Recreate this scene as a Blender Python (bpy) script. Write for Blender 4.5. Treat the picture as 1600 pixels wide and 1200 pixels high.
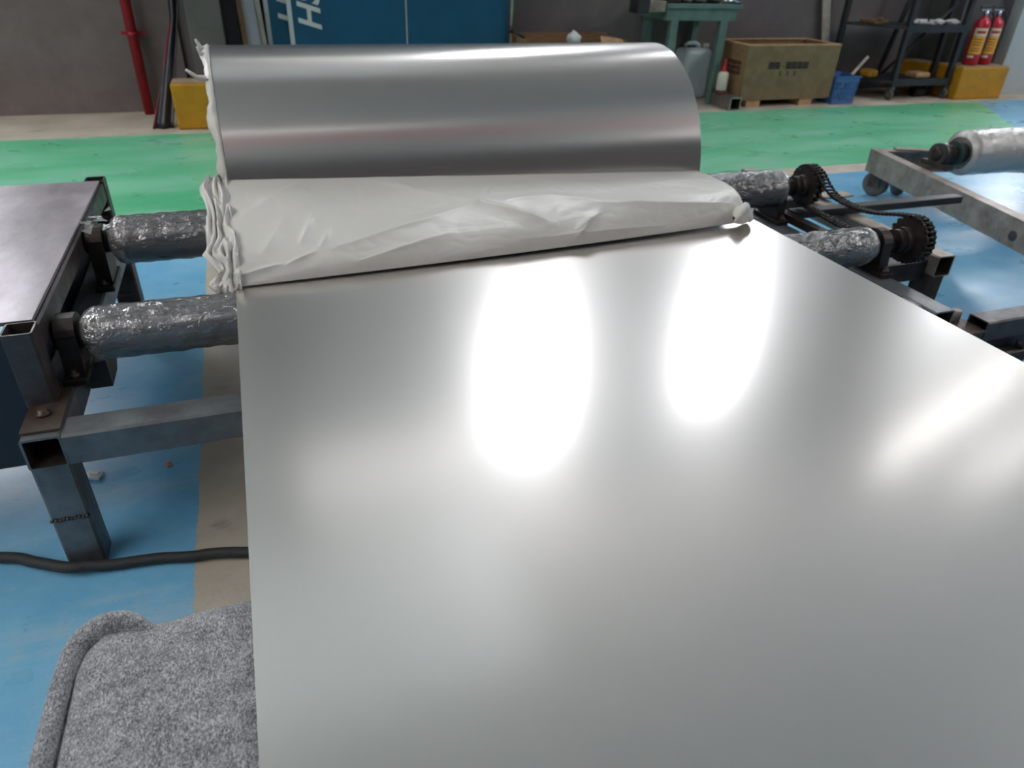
import bpy, bmesh, math, random
from mathutils import Vector, Matrix, noise

for o in list(bpy.data.objects):
    bpy.data.objects.remove(o)
SC = bpy.context.scene
COL = SC.collection
R = math.radians

# ------------------------------------------------------------------ camera
FPX = 1106.0
pitch, yaw, roll = R(31.69), R(20.42), R(2.10)
fw = Vector((math.sin(yaw)*math.cos(pitch), math.cos(yaw)*math.cos(pitch), -math.sin(pitch)))
rt0 = Vector((math.cos(yaw), -math.sin(yaw), 0)); up0 = rt0.cross(fw)
rt = rt0*math.cos(roll) + up0*math.sin(roll)
up = up0*math.cos(roll) - rt0*math.sin(roll)
cam = bpy.data.cameras.new('camera')
cam.sensor_width = 36.0
cam.lens = FPX/1600*36
cam.clip_start = 0.02
cam.dof.use_dof = True
cam.dof.focus_distance = 0.95
cam.dof.aperture_fstop = 7.0
camo = bpy.data.objects.new('camera', cam)
COL.objects.link(camo)
m3 = Matrix((rt, up, -fw)).transposed()
camo.matrix_world = Matrix.Translation((0, 0, .99)) @ m3.to_4x4()
SC.camera = camo

# ------------------------------------------------------------------ world, exposure
SC.view_settings.view_transform = 'Standard'
SC.view_settings.look = 'None'
SC.view_settings.gamma = 1.0
SC.view_settings.use_curve_mapping = False
SC.view_settings.exposure = 0.42
try:
    SC.cycles.use_denoising = True
    SC.cycles.max_bounces = 7
    SC.cycles.diffuse_bounces = 4
    SC.cycles.glossy_bounces = 4
    SC.cycles.transparent_max_bounces = 8
    SC.cycles.sample_clamp_indirect = 6.0
except Exception:
    pass
W = bpy.data.worlds.new('sky'); SC.world = W
W.use_nodes = True
wn = W.node_tree.nodes; wl = W.node_tree.links
sky = wn.new('ShaderNodeTexSky')
sky.sky_type = 'HOSEK_WILKIE'
sky.turbidity = 5.0
sky.sun_direction = (-.3, .5, .8)
wl.new(sky.outputs[0], wn['Background'].inputs[0])
wn['Background'].inputs[1].default_value = 0.8

WINDOW_GLOW = 15.0      # daylight through the frosted window panes
ROOF_FILL_GLOW = 5.5     # glow of the side roof strips added as fill light

# ------------------------------------------------------------------ material helpers
def srgb(r, g, b):
    f = lambda c: (c/255/12.92) if c/255 <= .04045 else ((c/255+.055)/1.055)**2.4
    return (f(r), f(g), f(b), 1)

def nodes(name):
    m = bpy.data.materials.new(name); m.use_nodes = True
    nt = m.node_tree
    return m, nt, nt.nodes['Principled BSDF']

def N(nt, typ, **kw):
    n = nt.nodes.new(typ)
    for k, v in kw.items():
        if k in n.inputs.keys():
            n.inputs[k].default_value = v
        else:
            setattr(n, k, v)
    return n

def ramp(nt, src, p0, p1, c0, c1):
    r = nt.nodes.new('ShaderNodeValToRGB')
    r.color_ramp.elements[0].position = p0; r.color_ramp.elements[0].color = c0
    r.color_ramp.elements[1].position = p1; r.color_ramp.elements[1].color = c1
    nt.links.new(src, r.inputs[0])
    return r

def noise_tex(nt, scale, detail=4, rough=.6, coord='Object', stretch=None, dist=0):
    tc = nt.nodes.new('ShaderNodeTexCoord')
    src = tc.outputs[coord]
    if stretch:
        mp = nt.nodes.new('ShaderNodeMapping'); mp.inputs['Scale'].default_value = stretch
        nt.links.new(src, mp.inputs[0]); src = mp.outputs[0]
    n = nt.nodes.new('ShaderNodeTexNoise')
    n.inputs['Scale'].default_value = scale; n.inputs['Detail'].default_value = detail
    n.inputs['Roughness'].default_value = rough; n.inputs['Distortion'].default_value = dist
    nt.links.new(src, n.inputs['Vector'])
    return n

def pm(name, c, rough=.5, metal=0.0, c2=None, scale=8, lo=.35, hi=.65, bump=None, rvar=None,
       coat=0, stretch=None, spec=.5, emis=None):
    m, nt, p = nodes(name)
    p.inputs['Base Color'].default_value = c
    p.inputs['Roughness'].default_value = rough
    p.inputs['Metallic'].default_value = metal
    p.inputs['Specular IOR Level'].default_value = spec
    p.inputs['Coat Weight'].default_value = coat
    if c2:
        n = noise_tex(nt, scale, 6, .65, stretch=stretch)
        r = ramp(nt, n.outputs['Fac'], lo, hi, c, c2)
        nt.links.new(r.outputs[0], p.inputs['Base Color'])
    if rvar:
        n = noise_tex(nt, rvar[0], 5, .6, stretch=stretch)
        mr = nt.nodes.new('ShaderNodeMapRange')
        mr.inputs['From Min'].default_value = .3; mr.inputs['From Max'].default_value = .7
        mr.inputs['To Min'].default_value = rvar[1]; mr.inputs['To Max'].default_value = rvar[2]
        nt.links.new(n.outputs['Fac'], mr.inputs['Value'])
        nt.links.new(mr.outputs[0], p.inputs['Roughness'])
    if bump:
        n = noise_tex(nt, bump[0], 5, .6, stretch=stretch)
        b = nt.nodes.new('ShaderNodeBump'); b.inputs['Strength'].default_value = bump[1]
        b.inputs['Distance'].default_value = bump[2] if len(bump) > 2 else .002
        nt.links.new(n.outputs['Fac'], b.inputs['Height'])
        nt.links.new(b.outputs[0], p.inputs['Normal'])
    if emis:
        p.inputs['Emission Color'].default_value = emis[0]
        p.inputs['Emission Strength'].default_value = emis[1]
    return m

MT = {}
MT['steel_dark'] = pm('dark mill steel', srgb(78, 73, 74), .42, .35, srgb(54, 48, 48), 14, bump=(90, .15), rvar=(20, .3, .55))
MT['steel_plate'] = pm('grey steel plate', srgb(160, 151, 158), .34, .3, srgb(112, 104, 110), 6, bump=(60, .1), rvar=(8, .3, .55), stretch=(1, .5, 1))
MT['steel_raw'] = pm('grey raw steel tube', srgb(112, 118, 122), .42, .35, srgb(84, 84, 86), 10, bump=(80, .12), rvar=(16, .32, .55))
MT['steel_rust'] = pm('welded rusty steel', srgb(92, 82, 76), .5, .5, srgb(66, 52, 46), 18, bump=(120, .3))
MT['tube_inside'] = pm('shade-dark tube inside', srgb(40, 34, 32), .7, .2, srgb(52, 42, 38), 20)  # dark tone painted in for the shade inside open tube ends
MT['steel_tan'] = pm('dusty tan steel', srgb(168, 156, 146), .5, .45, srgb(122, 110, 100), 12, bump=(90, .15))
MT['steel_bright'] = pm('bright ground steel', srgb(190, 188, 186), .3, .9, srgb(150, 146, 144), 20)
MT['roller_steel'] = pm('roller steel', srgb(128, 128, 132), .3, .9, srgb(96, 96, 100), 10, stretch=(1, 6, 6), rvar=(14, .22, .42))
MT['roller_dusty'] = pm('dusty roller wrap', srgb(176, 166, 160), .4, .5, srgb(150, 140, 134), 10, stretch=(20, 2, 2), bump=(30, .3))
MT['grease_black'] = pm('greasy black iron', srgb(34, 30, 30), .45, .4, srgb(54, 46, 42), 30, bump=(80, .3))
MT['black_paint'] = pm('black paint', srgb(28, 28, 32), .45, 0, srgb(40, 38, 42), 15)
MT['navy_paint'] = pm('dark navy sheet', srgb(24, 28, 40), .5, 0, srgb(34, 36, 46), 6)
MT['red_paint'] = pm('red pipe paint', srgb(168, 28, 40), .4, 0, srgb(140, 22, 34), 12)
MT['crane_red'] = pm('bright red crane paint', srgb(216, 36, 48), .45, 0, srgb(200, 30, 42), 5)
MT['wall_grey'] = pm('grey brown plaster', srgb(106, 95, 93), .85, 0, srgb(118, 107, 105), 6, bump=(40, .3))
MT['wall_dark'] = pm('dark grey painted wall', srgb(96, 90, 92), .8, 0, srgb(108, 102, 102), 4, bump=(30, .2))
MT['wall_white'] = pm('pale grey wall', srgb(178, 182, 182), .8, 0, srgb(168, 174, 172), 5)
MT['ceil'] = pm('pale roof lining', srgb(184, 176, 170), .8, 0, srgb(172, 164, 158), 3)
MT['pillar'] = pm('grey pillar render', srgb(84, 82, 82), .8, 0, srgb(94, 91, 91), 6, bump=(40, .2))
MT['yellow'] = pm('worn yellow paint', srgb(188, 134, 14), .6, 0, srgb(160, 112, 16), 9, lo=.4, hi=.75, bump=(40, .2))
MT['concrete_top'] = pm('bare concrete top', srgb(168, 146, 120), .85, 0, srgb(140, 120, 98), 14, bump=(50, .3))
MT['blue_panel'] = pm('blue panel', srgb(8, 80, 116), .45, 0, srgb(7, 72, 104), 3)
MT['white_trim'] = pm('white aluminium edge', srgb(196, 204, 210), .4, .2, srgb(176, 184, 190), 6)
MT['letter'] = pm('pale lettering', srgb(190, 196, 198), .6)
MT['wood'] = pm('brown plywood', srgb(146, 116, 84), .7, 0, srgb(124, 96, 68), 10, stretch=(1, 6, 6), bump=(40, .2))
MT['wood_olive'] = pm('olive crate board', srgb(128, 108, 82), .75, 0, srgb(112, 94, 70), 9, bump=(40, .2))
MT['wood_edge'] = pm('pale sawn edge', srgb(200, 164, 124), .7, 0, srgb(170, 132, 96), 20)
MT['wood_pale'] = pm('grey pale wood', srgb(178, 168, 160), .7, 0, srgb(150, 140, 132), 12)
MT['stencil'] = pm('stencil ink', srgb(36, 40, 44), .7, 0, srgb(52, 54, 54), 30)
MT['stencil_red'] = pm('brown stencil ink', srgb(92, 62, 56), .7, 0, srgb(112, 80, 66), 30)
MT['green_paint'] = pm('grey green machine paint', srgb(98, 124, 118), .5, 0, srgb(80, 104, 100), 10, bump=(60, .2))
MT['jerry'] = pm('milky plastic', srgb(196, 210, 218), .45, 0, srgb(180, 194, 200), 6)
MT['glue_white'] = pm('white plastic bottle', srgb(210, 208, 192), .45)
MT['red_plastic'] = pm('red plastic', srgb(196, 30, 48), .4)
MT['red_brown'] = pm('red brown box', srgb(96, 52, 46), .7, 0, srgb(80, 46, 40), 15)
MT['blue_plastic'] = pm('blue crate plastic', srgb(72, 114, 176), .45, 0, srgb(62, 100, 160), 8)
MT['extinguisher'] = pm('red cylinder paint', srgb(196, 18, 52), .3, 0, srgb(178, 14, 44), 4, coat=.4)
MT['label_yellow'] = pm('yellow label', srgb(226, 168, 50), .5)
MT['label_pale'] = pm('pale label', srgb(222, 200, 170), .5)
MT['ink_red'] = pm('red label print', srgb(170, 60, 40), .5)
MT['foam_white'] = pm('crumpled white scrap', srgb(226, 226, 226), .6, 0, srgb(190, 188, 190), 30)
MT['grey_plastic'] = pm('grey rubber wheel', srgb(96, 94, 92), .6, 0, srgb(76, 74, 72), 12)
MT['cable'] = pm('black braided sleeve', srgb(40, 40, 42), .6, bump=(400, .6, .002))
MT['chrome'] = pm('chrome', srgb(200, 204, 210), .15, 1)
MT['board_white'] = pm('white board', srgb(150, 156, 168), .55, 0, srgb(138, 144, 156), 4)
MT['board_beige'] = pm('beige board', srgb(150, 146, 140), .6, 0, srgb(136, 132, 126), 5)
MT['brown_edge'] = pm('brown board edge', srgb(120, 92, 62), .7, 0, srgb(100, 76, 52), 14)
MT['tarp'] = pm('black sheeting', srgb(24, 22, 32), .4, 0, srgb(36, 32, 44), 8)
MT['teal_cap'] = pm('dark teal paint', srgb(40, 64, 66), .5, 0, srgb(52, 60, 60), 20)
MT['plastic_chip'] = pm('white plastic chip', srgb(226, 230, 230), .3, coat=.3)
MT['orange_chip'] = pm('terracotta chip', srgb(196, 142, 120), .6)

# satin aluminium: two lobes, a tight one and a broad haze
def satin(name, base, r1, r2, mixf, grain, aniso=0):
    m, nt, p = nodes(name)
    p.inputs['Metallic'].default_value = 1
    p.inputs['Roughness'].default_value = r1
    n = noise_tex(nt, 2.2, 3, .5, stretch=(1, .35, 1))
    r = ramp(nt, n.outputs['Fac'], .3, .7, base, tuple(c*.965 for c in base[:3])+(1,))
    nt.links.new(r.outputs[0], p.inputs['Base Color'])
    g = noise_tex(nt, grain, 2, .5, stretch=(1, .6, 1))
    b = nt.nodes.new('ShaderNodeBump'); b.inputs['Strength'].default_value = .035; b.inputs['Distance'].default_value = .001
    nt.links.new(g.outputs['Fac'], b.inputs['Height'])
    nt.links.new(b.outputs[0], p.inputs['Normal'])
    q = nt.nodes.new('ShaderNodeBsdfPrincipled')
    q.inputs['Metallic'].default_value = 1; q.inputs['Roughness'].default_value = r2
    nt.links.new(r.outputs[0], q.inputs['Base Color'])
    if aniso:
        tg = nt.nodes.new('ShaderNodeTangent'); tg.direction_type = 'RADIAL'; tg.axis = 'X'
        for k in (p, q):
            k.inputs['Anisotropic'].default_value = aniso; k.inputs['Anisotropic Rotation'].default_value = .25
            nt.links.new(tg.outputs[0], k.inputs['Tangent'])
    mx = nt.nodes.new('ShaderNodeMixShader'); mx.inputs[0].default_value = mixf
    nt.links.new(p.outputs[0], mx.inputs[1]); nt.links.new(q.outputs[0], mx.inputs[2])
    nt.links.new(mx.outputs[0], nt.nodes['Material Output'].inputs['Surface'])
    return m
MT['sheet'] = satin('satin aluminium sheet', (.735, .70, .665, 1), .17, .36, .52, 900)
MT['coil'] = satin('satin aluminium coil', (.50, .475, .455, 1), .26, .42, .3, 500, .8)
MT['sheet_edge'] = pm('cut aluminium edge', srgb(214, 214, 214), .35, .9)

def paper_mat():
    m, nt, p = nodes('white interleaf paper')
    p.inputs['Base Color'].default_value = srgb(199, 196, 190)
    p.inputs['Roughness'].default_value = .42
    p.inputs['Subsurface Weight'].default_value = .0
    n = noise_tex(nt, 5, 3, .5, stretch=(1, 2, 2), dist=.8)
    b = nt.nodes.new('ShaderNodeBump'); b.inputs['Strength'].default_value = .25; b.inputs['Distance'].default_value = .02
    nt.links.new(n.outputs['Fac'], b.inputs['Height']); nt.links.new(b.outputs[0], p.inputs['Normal'])
    return m
MT['paper'] = paper_mat()

def felt_mat():
    m, nt, p = nodes('grey mottled felt')
    n1 = noise_tex(nt, 620, 3, .7, stretch=(1, .55, 1), dist=.6)
    n2 = noise_tex(nt, 55, 3, .6)
    mx = nt.nodes.new('ShaderNodeMath'); mx.operation = 'MULTIPLY_ADD'
    mx.inputs[1].default_value = .3; nt.links.new(n2.outputs['Fac'], mx.inputs[0]); nt.links.new(n1.outputs['Fac'], mx.inputs[2])
    r = ramp(nt, mx.outputs[0], .5, .82, srgb(84, 84, 88), srgb(200, 200, 205))
    e = r.color_ramp.elements.new(.65); e.color = srgb(138, 138, 143)
    nt.links.new(r.outputs[0], p.inputs['Base Color'])
    p.inputs['Roughness'].default_value = .95
    p.inputs['Specular IOR Level'].default_value = .1
    p.inputs['Sheen Weight'].default_value = .35
    b = nt.nodes.new('ShaderNodeBump'); b.inputs['Strength'].default_value = .8; b.inputs['Distance'].default_value = .002
    nt.links.new(mx.outputs[0], b.inputs['Height']); nt.links.new(b.outputs[0], p.inputs['Normal'])
    return m
MT['felt'] = felt_mat()
MT['fibre'] = pm('loose felt fibre', srgb(190, 191, 198), .9, 0, srgb(120, 121, 128), 200, spec=.1)

def wrap_mat(name, alpha, tint):
    """clear plastic film: mostly see-through, wrinkled gloss"""
    m, nt, p = nodes(name)
    tr = nt.nodes.new('ShaderNodeBsdfTransparent')
    gl = nt.nodes.new('ShaderNodeBsdfGlossy'); gl.inputs['Roughness'].default_value = .12
    df = nt.nodes.new('ShaderNodeBsdfDiffuse'); df.inputs['Color'].default_value = tint
    n = noise_tex(nt, 38, 3, .6, stretch=(1, 1.6, 1.6), dist=1.2)
    b = nt.nodes.new('ShaderNodeBump'); b.inputs['Strength'].default_value = .9; b.inputs['Distance'].default_value = .006
    nt.links.new(n.outputs['Fac'], b.inputs['Height'])
    nt.links.new(b.outputs[0], gl.inputs['Normal'])
    fr = nt.nodes.new('ShaderNodeFresnel'); fr.inputs['IOR'].default_value = 1.6
    nt.links.new(b.outputs[0], fr.inputs['Normal'])
    ad = nt.nodes.new('ShaderNodeMath'); ad.operation = 'ADD'; ad.inputs[1].default_value = .12; ad.use_clamp = True
    nt.links.new(fr.outputs[0], ad.inputs[0])
    m1 = nt.nodes.new('ShaderNodeMixShader'); m1.inputs[0].default_value = alpha
    nt.links.new(tr.outputs[0], m1.inputs[1]); nt.links.new(df.outputs[0], m1.inputs[2])
    m2 = nt.nodes.new('ShaderNodeMixShader')
    nt.links.new(ad.outputs[0], m2.inputs[0]); nt.links.new(m1.outputs[0], m2.inputs[1]); nt.links.new(gl.outputs[0], m2.inputs[2])
    nt.links.new(m2.outputs[0], nt.nodes['Material Output'].inputs['Surface'])
    nt.nodes.remove(p)
    return m
MT['wrap'] = wrap_mat('clear stretch film', .12, (.8, .8, .8, 1))
MT['wrap_milky'] = wrap_mat('milky stretch film', .4, (.85, .8, .76, 1))

def floor_mat():
    m, nt, p = nodes('painted workshop floor')
    L = nt.links
    tc = nt.nodes.new('ShaderNodeTexCoord')
    sp = nt.nodes.new('ShaderNodeSeparateXYZ'); L.new(tc.outputs['Object'], sp.inputs[0])
    jag = noise_tex(nt, 35, 3, .6)
    def mth(op, a, b, c=None, clamp=False):
        n = nt.nodes.new('ShaderNodeMath'); n.operation = op; n.use_clamp = clamp
        for i, v in enumerate((a, b, c)):
            if v is None: continue
            if isinstance(v, (int, float)): n.inputs[i].default_value = v
            else: L.new(v, n.inputs[i])
        return n.outputs[0]
    j = mth('MULTIPLY', mth('SUBTRACT', jag.outputs['Fac'], .5), .02)
    X = mth('ADD', sp.outputs[0], j); Y = mth('ADD', sp.outputs[1], j)
    gt = lambda v, t: mth('GREATER_THAN', v, t)
    lt = lambda v, t: mth('LESS_THAN', v, t)
    AND = lambda a, b: mth('MULTIPLY', a, b)
    lane = AND(AND(gt(X, -.213), lt(X, .46)), lt(Y, 3.2))
    gap = AND(gt(Y, 3.06), lt(Y, 3.2))
    kerb = gt(Y, 4.68)
    bare = mth('MAXIMUM', mth('MAXIMUM', lane, gap), kerb)
    bluezone = mth('MAXIMUM', lt(Y, 3.1), gt(mth('SUBTRACT', X, mth('MULTIPLY', Y, .75)), 2.35))
    # colours
    cn = noise_tex(nt, 3.2, 7, .65)
    conc = ramp(nt, cn.outputs['Fac'], .3, .7, srgb(162, 152, 138), srgb(200, 190, 176))
    bn = noise_tex(nt, 2.6, 8, .7)
    blue = ramp(nt, bn.outputs['Fac'], .32, .68, srgb(80, 156, 202), srgb(130, 188, 218))
    gn = noise_tex(nt, 1.6, 6, .6, stretch=(.5, 1.6, 1))
    green = ramp(nt, gn.outputs['Fac'], .35, .7, srgb(84, 182, 134), srgb(136, 206, 172))
    # chipped and scuffed paint
    ch = noise_tex(nt, 9, 8, .72)
    chip = ramp(nt, ch.outputs['Fac'], .64, .72, (0, 0, 0, 1), (.55, .55, .55, 1))
    sc = noise_tex(nt, 3.5, 6, .75, stretch=(.5, 2, 1))
    scuff = ramp(nt, sc.outputs['Fac'], .52, .72, (0, 0, 0, 1), (.55, .55, .55, 1))
    def mix(f, a, b):
        n = nt.nodes.new('ShaderNodeMix'); n.data_type = 'RGBA'
        L.new(f, n.inputs['Factor']); L.new(a, n.inputs['A']); L.new(b, n.inputs['B'])
        return n.outputs['Result']
    paint = mix(bluezone, green.outputs[0], blue.outputs[0])
    wornc = nt.nodes.new('ShaderNodeRGB'); wornc.outputs[0].default_value = srgb(172, 186, 186)
    palec = nt.nodes.new('ShaderNodeRGB'); palec.outputs[0].default_value = srgb(176, 192, 200)
    paint = mix(chip.outputs[0], paint, wornc.outputs[0])
    paint = mix(scuff.outputs[0], paint, palec.outputs[0])
    st = noise_tex(nt, 4, 6, .6, stretch=(1, 2, 1))
    stain = ramp(nt, st.outputs['Fac'], .62, .72, (0, 0, 0, 1), (.6, .6, .6, 1))
    dk = nt.nodes.new('ShaderNodeRGB'); dk.outputs[0].default_value = srgb(96, 84, 72)
    concc = mix(stain.outputs[0], conc.outputs[0], dk.outputs[0])
    col = mix(bare, paint, concc)
    L.new(col, p.inputs['Base Color'])
    rn = noise_tex(nt, 3.5, 5, .6, stretch=(1, 1.5, 1))
    mr = nt.nodes.new('ShaderNodeMapRange')
    mr.inputs['From Min'].default_value = .35; mr.inputs['From Max'].default_value = .65
    mr.inputs['To Min'].default_value = .26; mr.inputs['To Max'].default_value = .38
    L.new(rn.outputs['Fac'], mr.inputs['Value'])
    rr = mth('ADD', mr.outputs[0], mth('MULTIPLY', bare, .35), None, True)
    L.new(rr, p.inputs['Roughness'])
    b = nt.nodes.new('ShaderNodeBump'); b.inputs['Strength'].default_value = .03; b.inputs['Distance'].default_value = .002
    L.new(rn.outputs['Fac'], b.inputs['Height']); L.new(b.outputs[0], p.inputs['Normal'])
    return m
MT['floor'] = floor_mat()

def glow(name, c, s):
    m, nt, p = nodes(name)
    p.inputs['Base Color'].default_value = (.8, .8, .8, 1)
    p.inputs['Emission Color'].default_value = c
    p.inputs['Emission Strength'].default_value = s
    return m
MT['pane'] = glow('daylit frosted pane', (.93, .95, 1, 1), WINDOW_GLOW)
MT['streak'] = glow('lamp diffuser', (1, .99, .97, 1), 6.5)
MT['dull_sheet'] = glow('dull roof sheet glow', (1, .95, .88, 1), .12)
MT['clerestory'] = glow('daylit high strip pane', (1, .97, .95, 1), .70)
MT['roof_fill'] = glow('roof sheet glow', (1, .98, .94, 1), ROOF_FILL_GLOW)  # fill glow for the added roof strips

# ------------------------------------------------------------------ mesh helpers
def box(bm, x0, x1, y0, y1, z0, z1, bev=0, mi=0, mat=None):
    vs = [bm.verts.new((x, y, z)) for z in (z0, z1) for y in (y0, y1) for x in (x0, x1)]
    fs = [bm.faces.new([vs[i] for i in q]) for q in
          ((0, 2, 3, 1), (4, 5, 7, 6), (0, 1, 5, 4), (2, 6, 7, 3), (0, 4, 6, 2), (1, 3, 7, 5))]
    for f in fs: f.material_index = mi
    if bev:
        es = {e for f in fs for e in f.edges}
        r = bmesh.ops.bevel(bm, geom=list(es), offset=bev, segments=2, affect='EDGES', profile=.5)
        vs = list({v for f in r['faces'] for v in f.verts} | {v for v in vs if v.is_valid})
    if mat is not None:
        bmesh.ops.transform(bm, matrix=mat, verts=[v for v in vs if v.is_valid])
    return vs

def frame(d):
    d = Vector(d).normalized()
    a = Vector((0, 0, 1)) if abs(d.z) < .9 else Vector((1, 0, 0))
    u = d.cross(a).normalized(); v = u.cross(d).normalized()
    return d, u, v

def revolve(bm, prof, o, d, seg=32, mi=0, smooth=True, cap=True):
    """prof: list of (distance along axis, radius)"""
    o = Vector(o); d, u, v = frame(d)
    rings = []
    for t, r in prof:
        rings.append([bm.verts.new(o + d*t + (u*math.cos(2*math.pi*k/seg) + v*math.sin(2*math.pi*k/seg))*max(r, 1e-5)) for k in range(seg)])
    for a, b in zip(rings, rings[1:]):
        for k in range(seg):
            f = bm.faces.new((a[k], a[(k+1) % seg], b[(k+1) % seg], b[k])); f.smooth = smooth; f.material_index = mi
    if cap:
        for ring, rev in ((rings[0], True), (rings[-1], False)):
            f = bm.faces.new(ring[::-1] if rev else ring); f.material_index = mi
    return rings

def cyl(bm, a, b, r, seg=24, mi=0, r2=None):
    a = Vector(a); b = Vector(b)
    return revolve(bm, [(0, r), ((b-a).length, r if r2 is None else r2)], a, b-a, seg, mi)

def tube(bm, pts, r, seg=10, mi=0, rfun=None):
    """round tube along a polyline"""
    pts = [Vector(p) for p in pts]; rings = []
    prev = None
    for i, p in enumerate(pts):
        d = (pts[min(i+1, len(pts)-1)] - pts[max(i-1, 0)]).normalized()
        if prev is None:
            _, u, v = frame(d)
        else:
            u = (prev - d*prev.dot(d)).normalized(); v = d.cross(u).normalized()
        prev = u
        rr = rfun(i/(len(pts)-1)) if rfun else r
        rings.append([bm.verts.new(p + (u*math.cos(2*math.pi*k/seg)+v*math.sin(2*math.pi*k/seg))*rr) for k in range(seg)])
    for a, b in zip(rings, rings[1:]):
        for k in range(seg):
            f = bm.faces.new((a[k], a[(k+1) % seg], b[(k+1) % seg], b[k])); f.smooth = True; f.material_index = mi
    bm.faces.new(rings[0][::-1]); bm.faces.new(rings[-1])

def sqtube(bm, a, b, w, h, t=.004, upv=(0, 0, 1), mi=0, bev=.004):
    """hollow square tube, open at both ends, from a to b (centre line)"""
    a = Vector(a); b = Vector(b); d = (b-a).normalized()
    s = d.cross(Vector(upv)).normalized(); u = s.cross(d).normalized()
    def ring(p, w, h, c):
        out = []
        hw, hh = w/2, h/2
        for sx, sy in ((1, 1), (-1, 1), (-1, -1), (1, -1)):
            e = (sx*(hw-c), sy*hh), (sx*hw, sy*(hh-c))
            if sx*sy > 0: e = e[::-1]
            out += [bm.verts.new(p + s*x + u*y) for x, y in e]
        return out
    o0, o1 = ring(a, w, h, bev), ring(b, w, h, bev)
    i0, i1 = ring(a, w-2*t, h-2*t, bev*.6), ring(b, w-2*t, h-2*t, bev*.6)
    n = len(o0)
    for k in range(n):
        l = (k+1) % n
        for q, m_ in (((o0[k], o0[l], o1[l], o1[k]), mi), ((i0[l], i0[k], i1[k], i1[l]), mi+1), ((o0[l], o0[k], i0[k], i0[l]), mi), ((o1[k], o1[l], i1[l], i1[k]), mi)):
            f = bm.faces.new(q); f.material_index = m_

def prism(bm, poly, axis, t0, t1, mi=0):
    """extrude a 2-D polygon along axis 'x','y' or 'z'"""
    def P(a, b, t):
        return {'x': (t, a, b), 'y': (a, t, b), 'z': (a, b, t)}[axis]
    A = [bm.verts.new(P(a, b, t0)) for a, b in poly]; B = [bm.verts.new(P(a, b, t1)) for a, b in poly]
    n = len(poly)
    fs = [bm.faces.new(A[::-1]), bm.faces.new(B)]
    for k in range(n):
        fs.append(bm.faces.new((A[k], A[(k+1) % n], B[(k+1) % n], B[k])))
    for f in fs: f.material_index = mi
    return fs

def grid(bm, fn, nu, nv, mi=0, closed_u=False):
    vs = [[bm.verts.new(fn(i/(nu-1) if not closed_u else i/nu, j/(nv-1))) for j in range(nv)] for i in range(nu)]
    for i in range(nu if closed_u else nu-1):
        for j in range(nv-1):
            a, b = vs[i], vs[(i+1) % nu]
            f = bm.faces.new((a[j], b[j], b[j+1], a[j+1])); f.smooth = True; f.material_index = mi
    return vs

def finish(name, bm, mats, parent=None, recalc=True):
    if recalc:
        bmesh.ops.recalc_face_normals(bm, faces=bm.faces[:])
    me = bpy.data.meshes.new(name); bm.to_mesh(me); bm.free()
    if not isinstance(mats, (list, tuple)): mats = [mats] + (['tube_inside'] if any(p.material_index == 1 for p in me.polygons) else [])
    for m in mats: me.materials.append(MT[m])
    o = bpy.data.objects.new(name, me); COL.objects.link(o)
    if parent is not None:
        o.parent = parent
        o.matrix_parent_inverse = Matrix.Translation(-Vector(parent.location))
    return o

def make(name, mats, parent, fn, *a, **k):
    bm = bmesh.new(); fn(bm, *a, **k)
    return finish(name, bm, mats, parent)

def boxpart(name, mat, parent, *dims, bev=0, M=None):
    bm = bmesh.new(); box(bm, *dims, bev=bev, mat=M)
    return finish(name, bm, mat, parent)

def tag(o, label=None, cat=None, group=None, kind=None):
    if label: o['label'] = label
    if cat: o['category'] = cat
    if group: o['group'] = group
    if kind: o['kind'] = kind
    return o

def thing(name, label, cat, loc, group=None):
    o = bpy.data.objects.new(name, None); COL.objects.link(o)
    o.location = loc; o.empty_display_size = .05
    return tag(o, label, cat, group)

def lab(o, text):
    o['label'] = text
    return o

def plane(name, mat, corners, parent=None):
    bm = bmesh.new(); bm.faces.new([bm.verts.new(c) for c in corners])
    return finish(name, bm, mat, parent, recalc=False)

# ------------------------------------------------------------------ the hall
WY = 5.42          # face of the far wall
CZ = 4.6           # roof lining
XL, XR, YB = -5.5, 12.5, -7.0
fl = boxpart('floor', 'floor', None, XL, XR, YB, WY+.2, -.08, 0); tag(fl, kind='structure')
boxpart('wall_left', 'wall_white', None, XL-.2, XL, YB, WY+.2, 0, CZ)['kind'] = 'structure'
boxpart('wall_right', 'wall_white', None, XR, XR+.2, YB, WY+.2, 0, CZ)['kind'] = 'structure'
boxpart('wall_back', 'wall_grey', None, XL, XR, YB-.2, YB, 0, CZ)['kind'] = 'structure'

# far wall with window openings
wins = [(-2.6, -1.85, 1.7, 3.3), (1.87, 2.60, 2.72, 4.02), (3.98, 4.66, 2.40, 3.82), (7.2, 8.1, 1.5, 2.9), (9.4, 10.4, 1.5, 2.9)]
def far_wall(bm):
    xs = [XL]
    for w in wins: xs += [w[0], w[1]]
    xs.append(XR)
    for i in range(0, len(xs), 2):
        box(bm, xs[i], xs[i+1], WY, WY+.2, 0, CZ)
    for w in wins:
        box(bm, w[0], w[1], WY, WY+.2, 0, w[2]); box(bm, w[0], w[1], WY, WY+.2, w[3], CZ)
tag(make('wall_far', 'wall_white', None, far_wall), kind='structure')
tag(boxpart('wall_far_dado', 'wall_dark', None, -.328, XR, WY-.02, WY-.002, 0, 1.35), kind='structure')
tag(boxpart('wall_far_plaster', 'wall_grey', None, XL, -.33, WY-.05, WY-.002, 0, 1.5), kind='structure')
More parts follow.
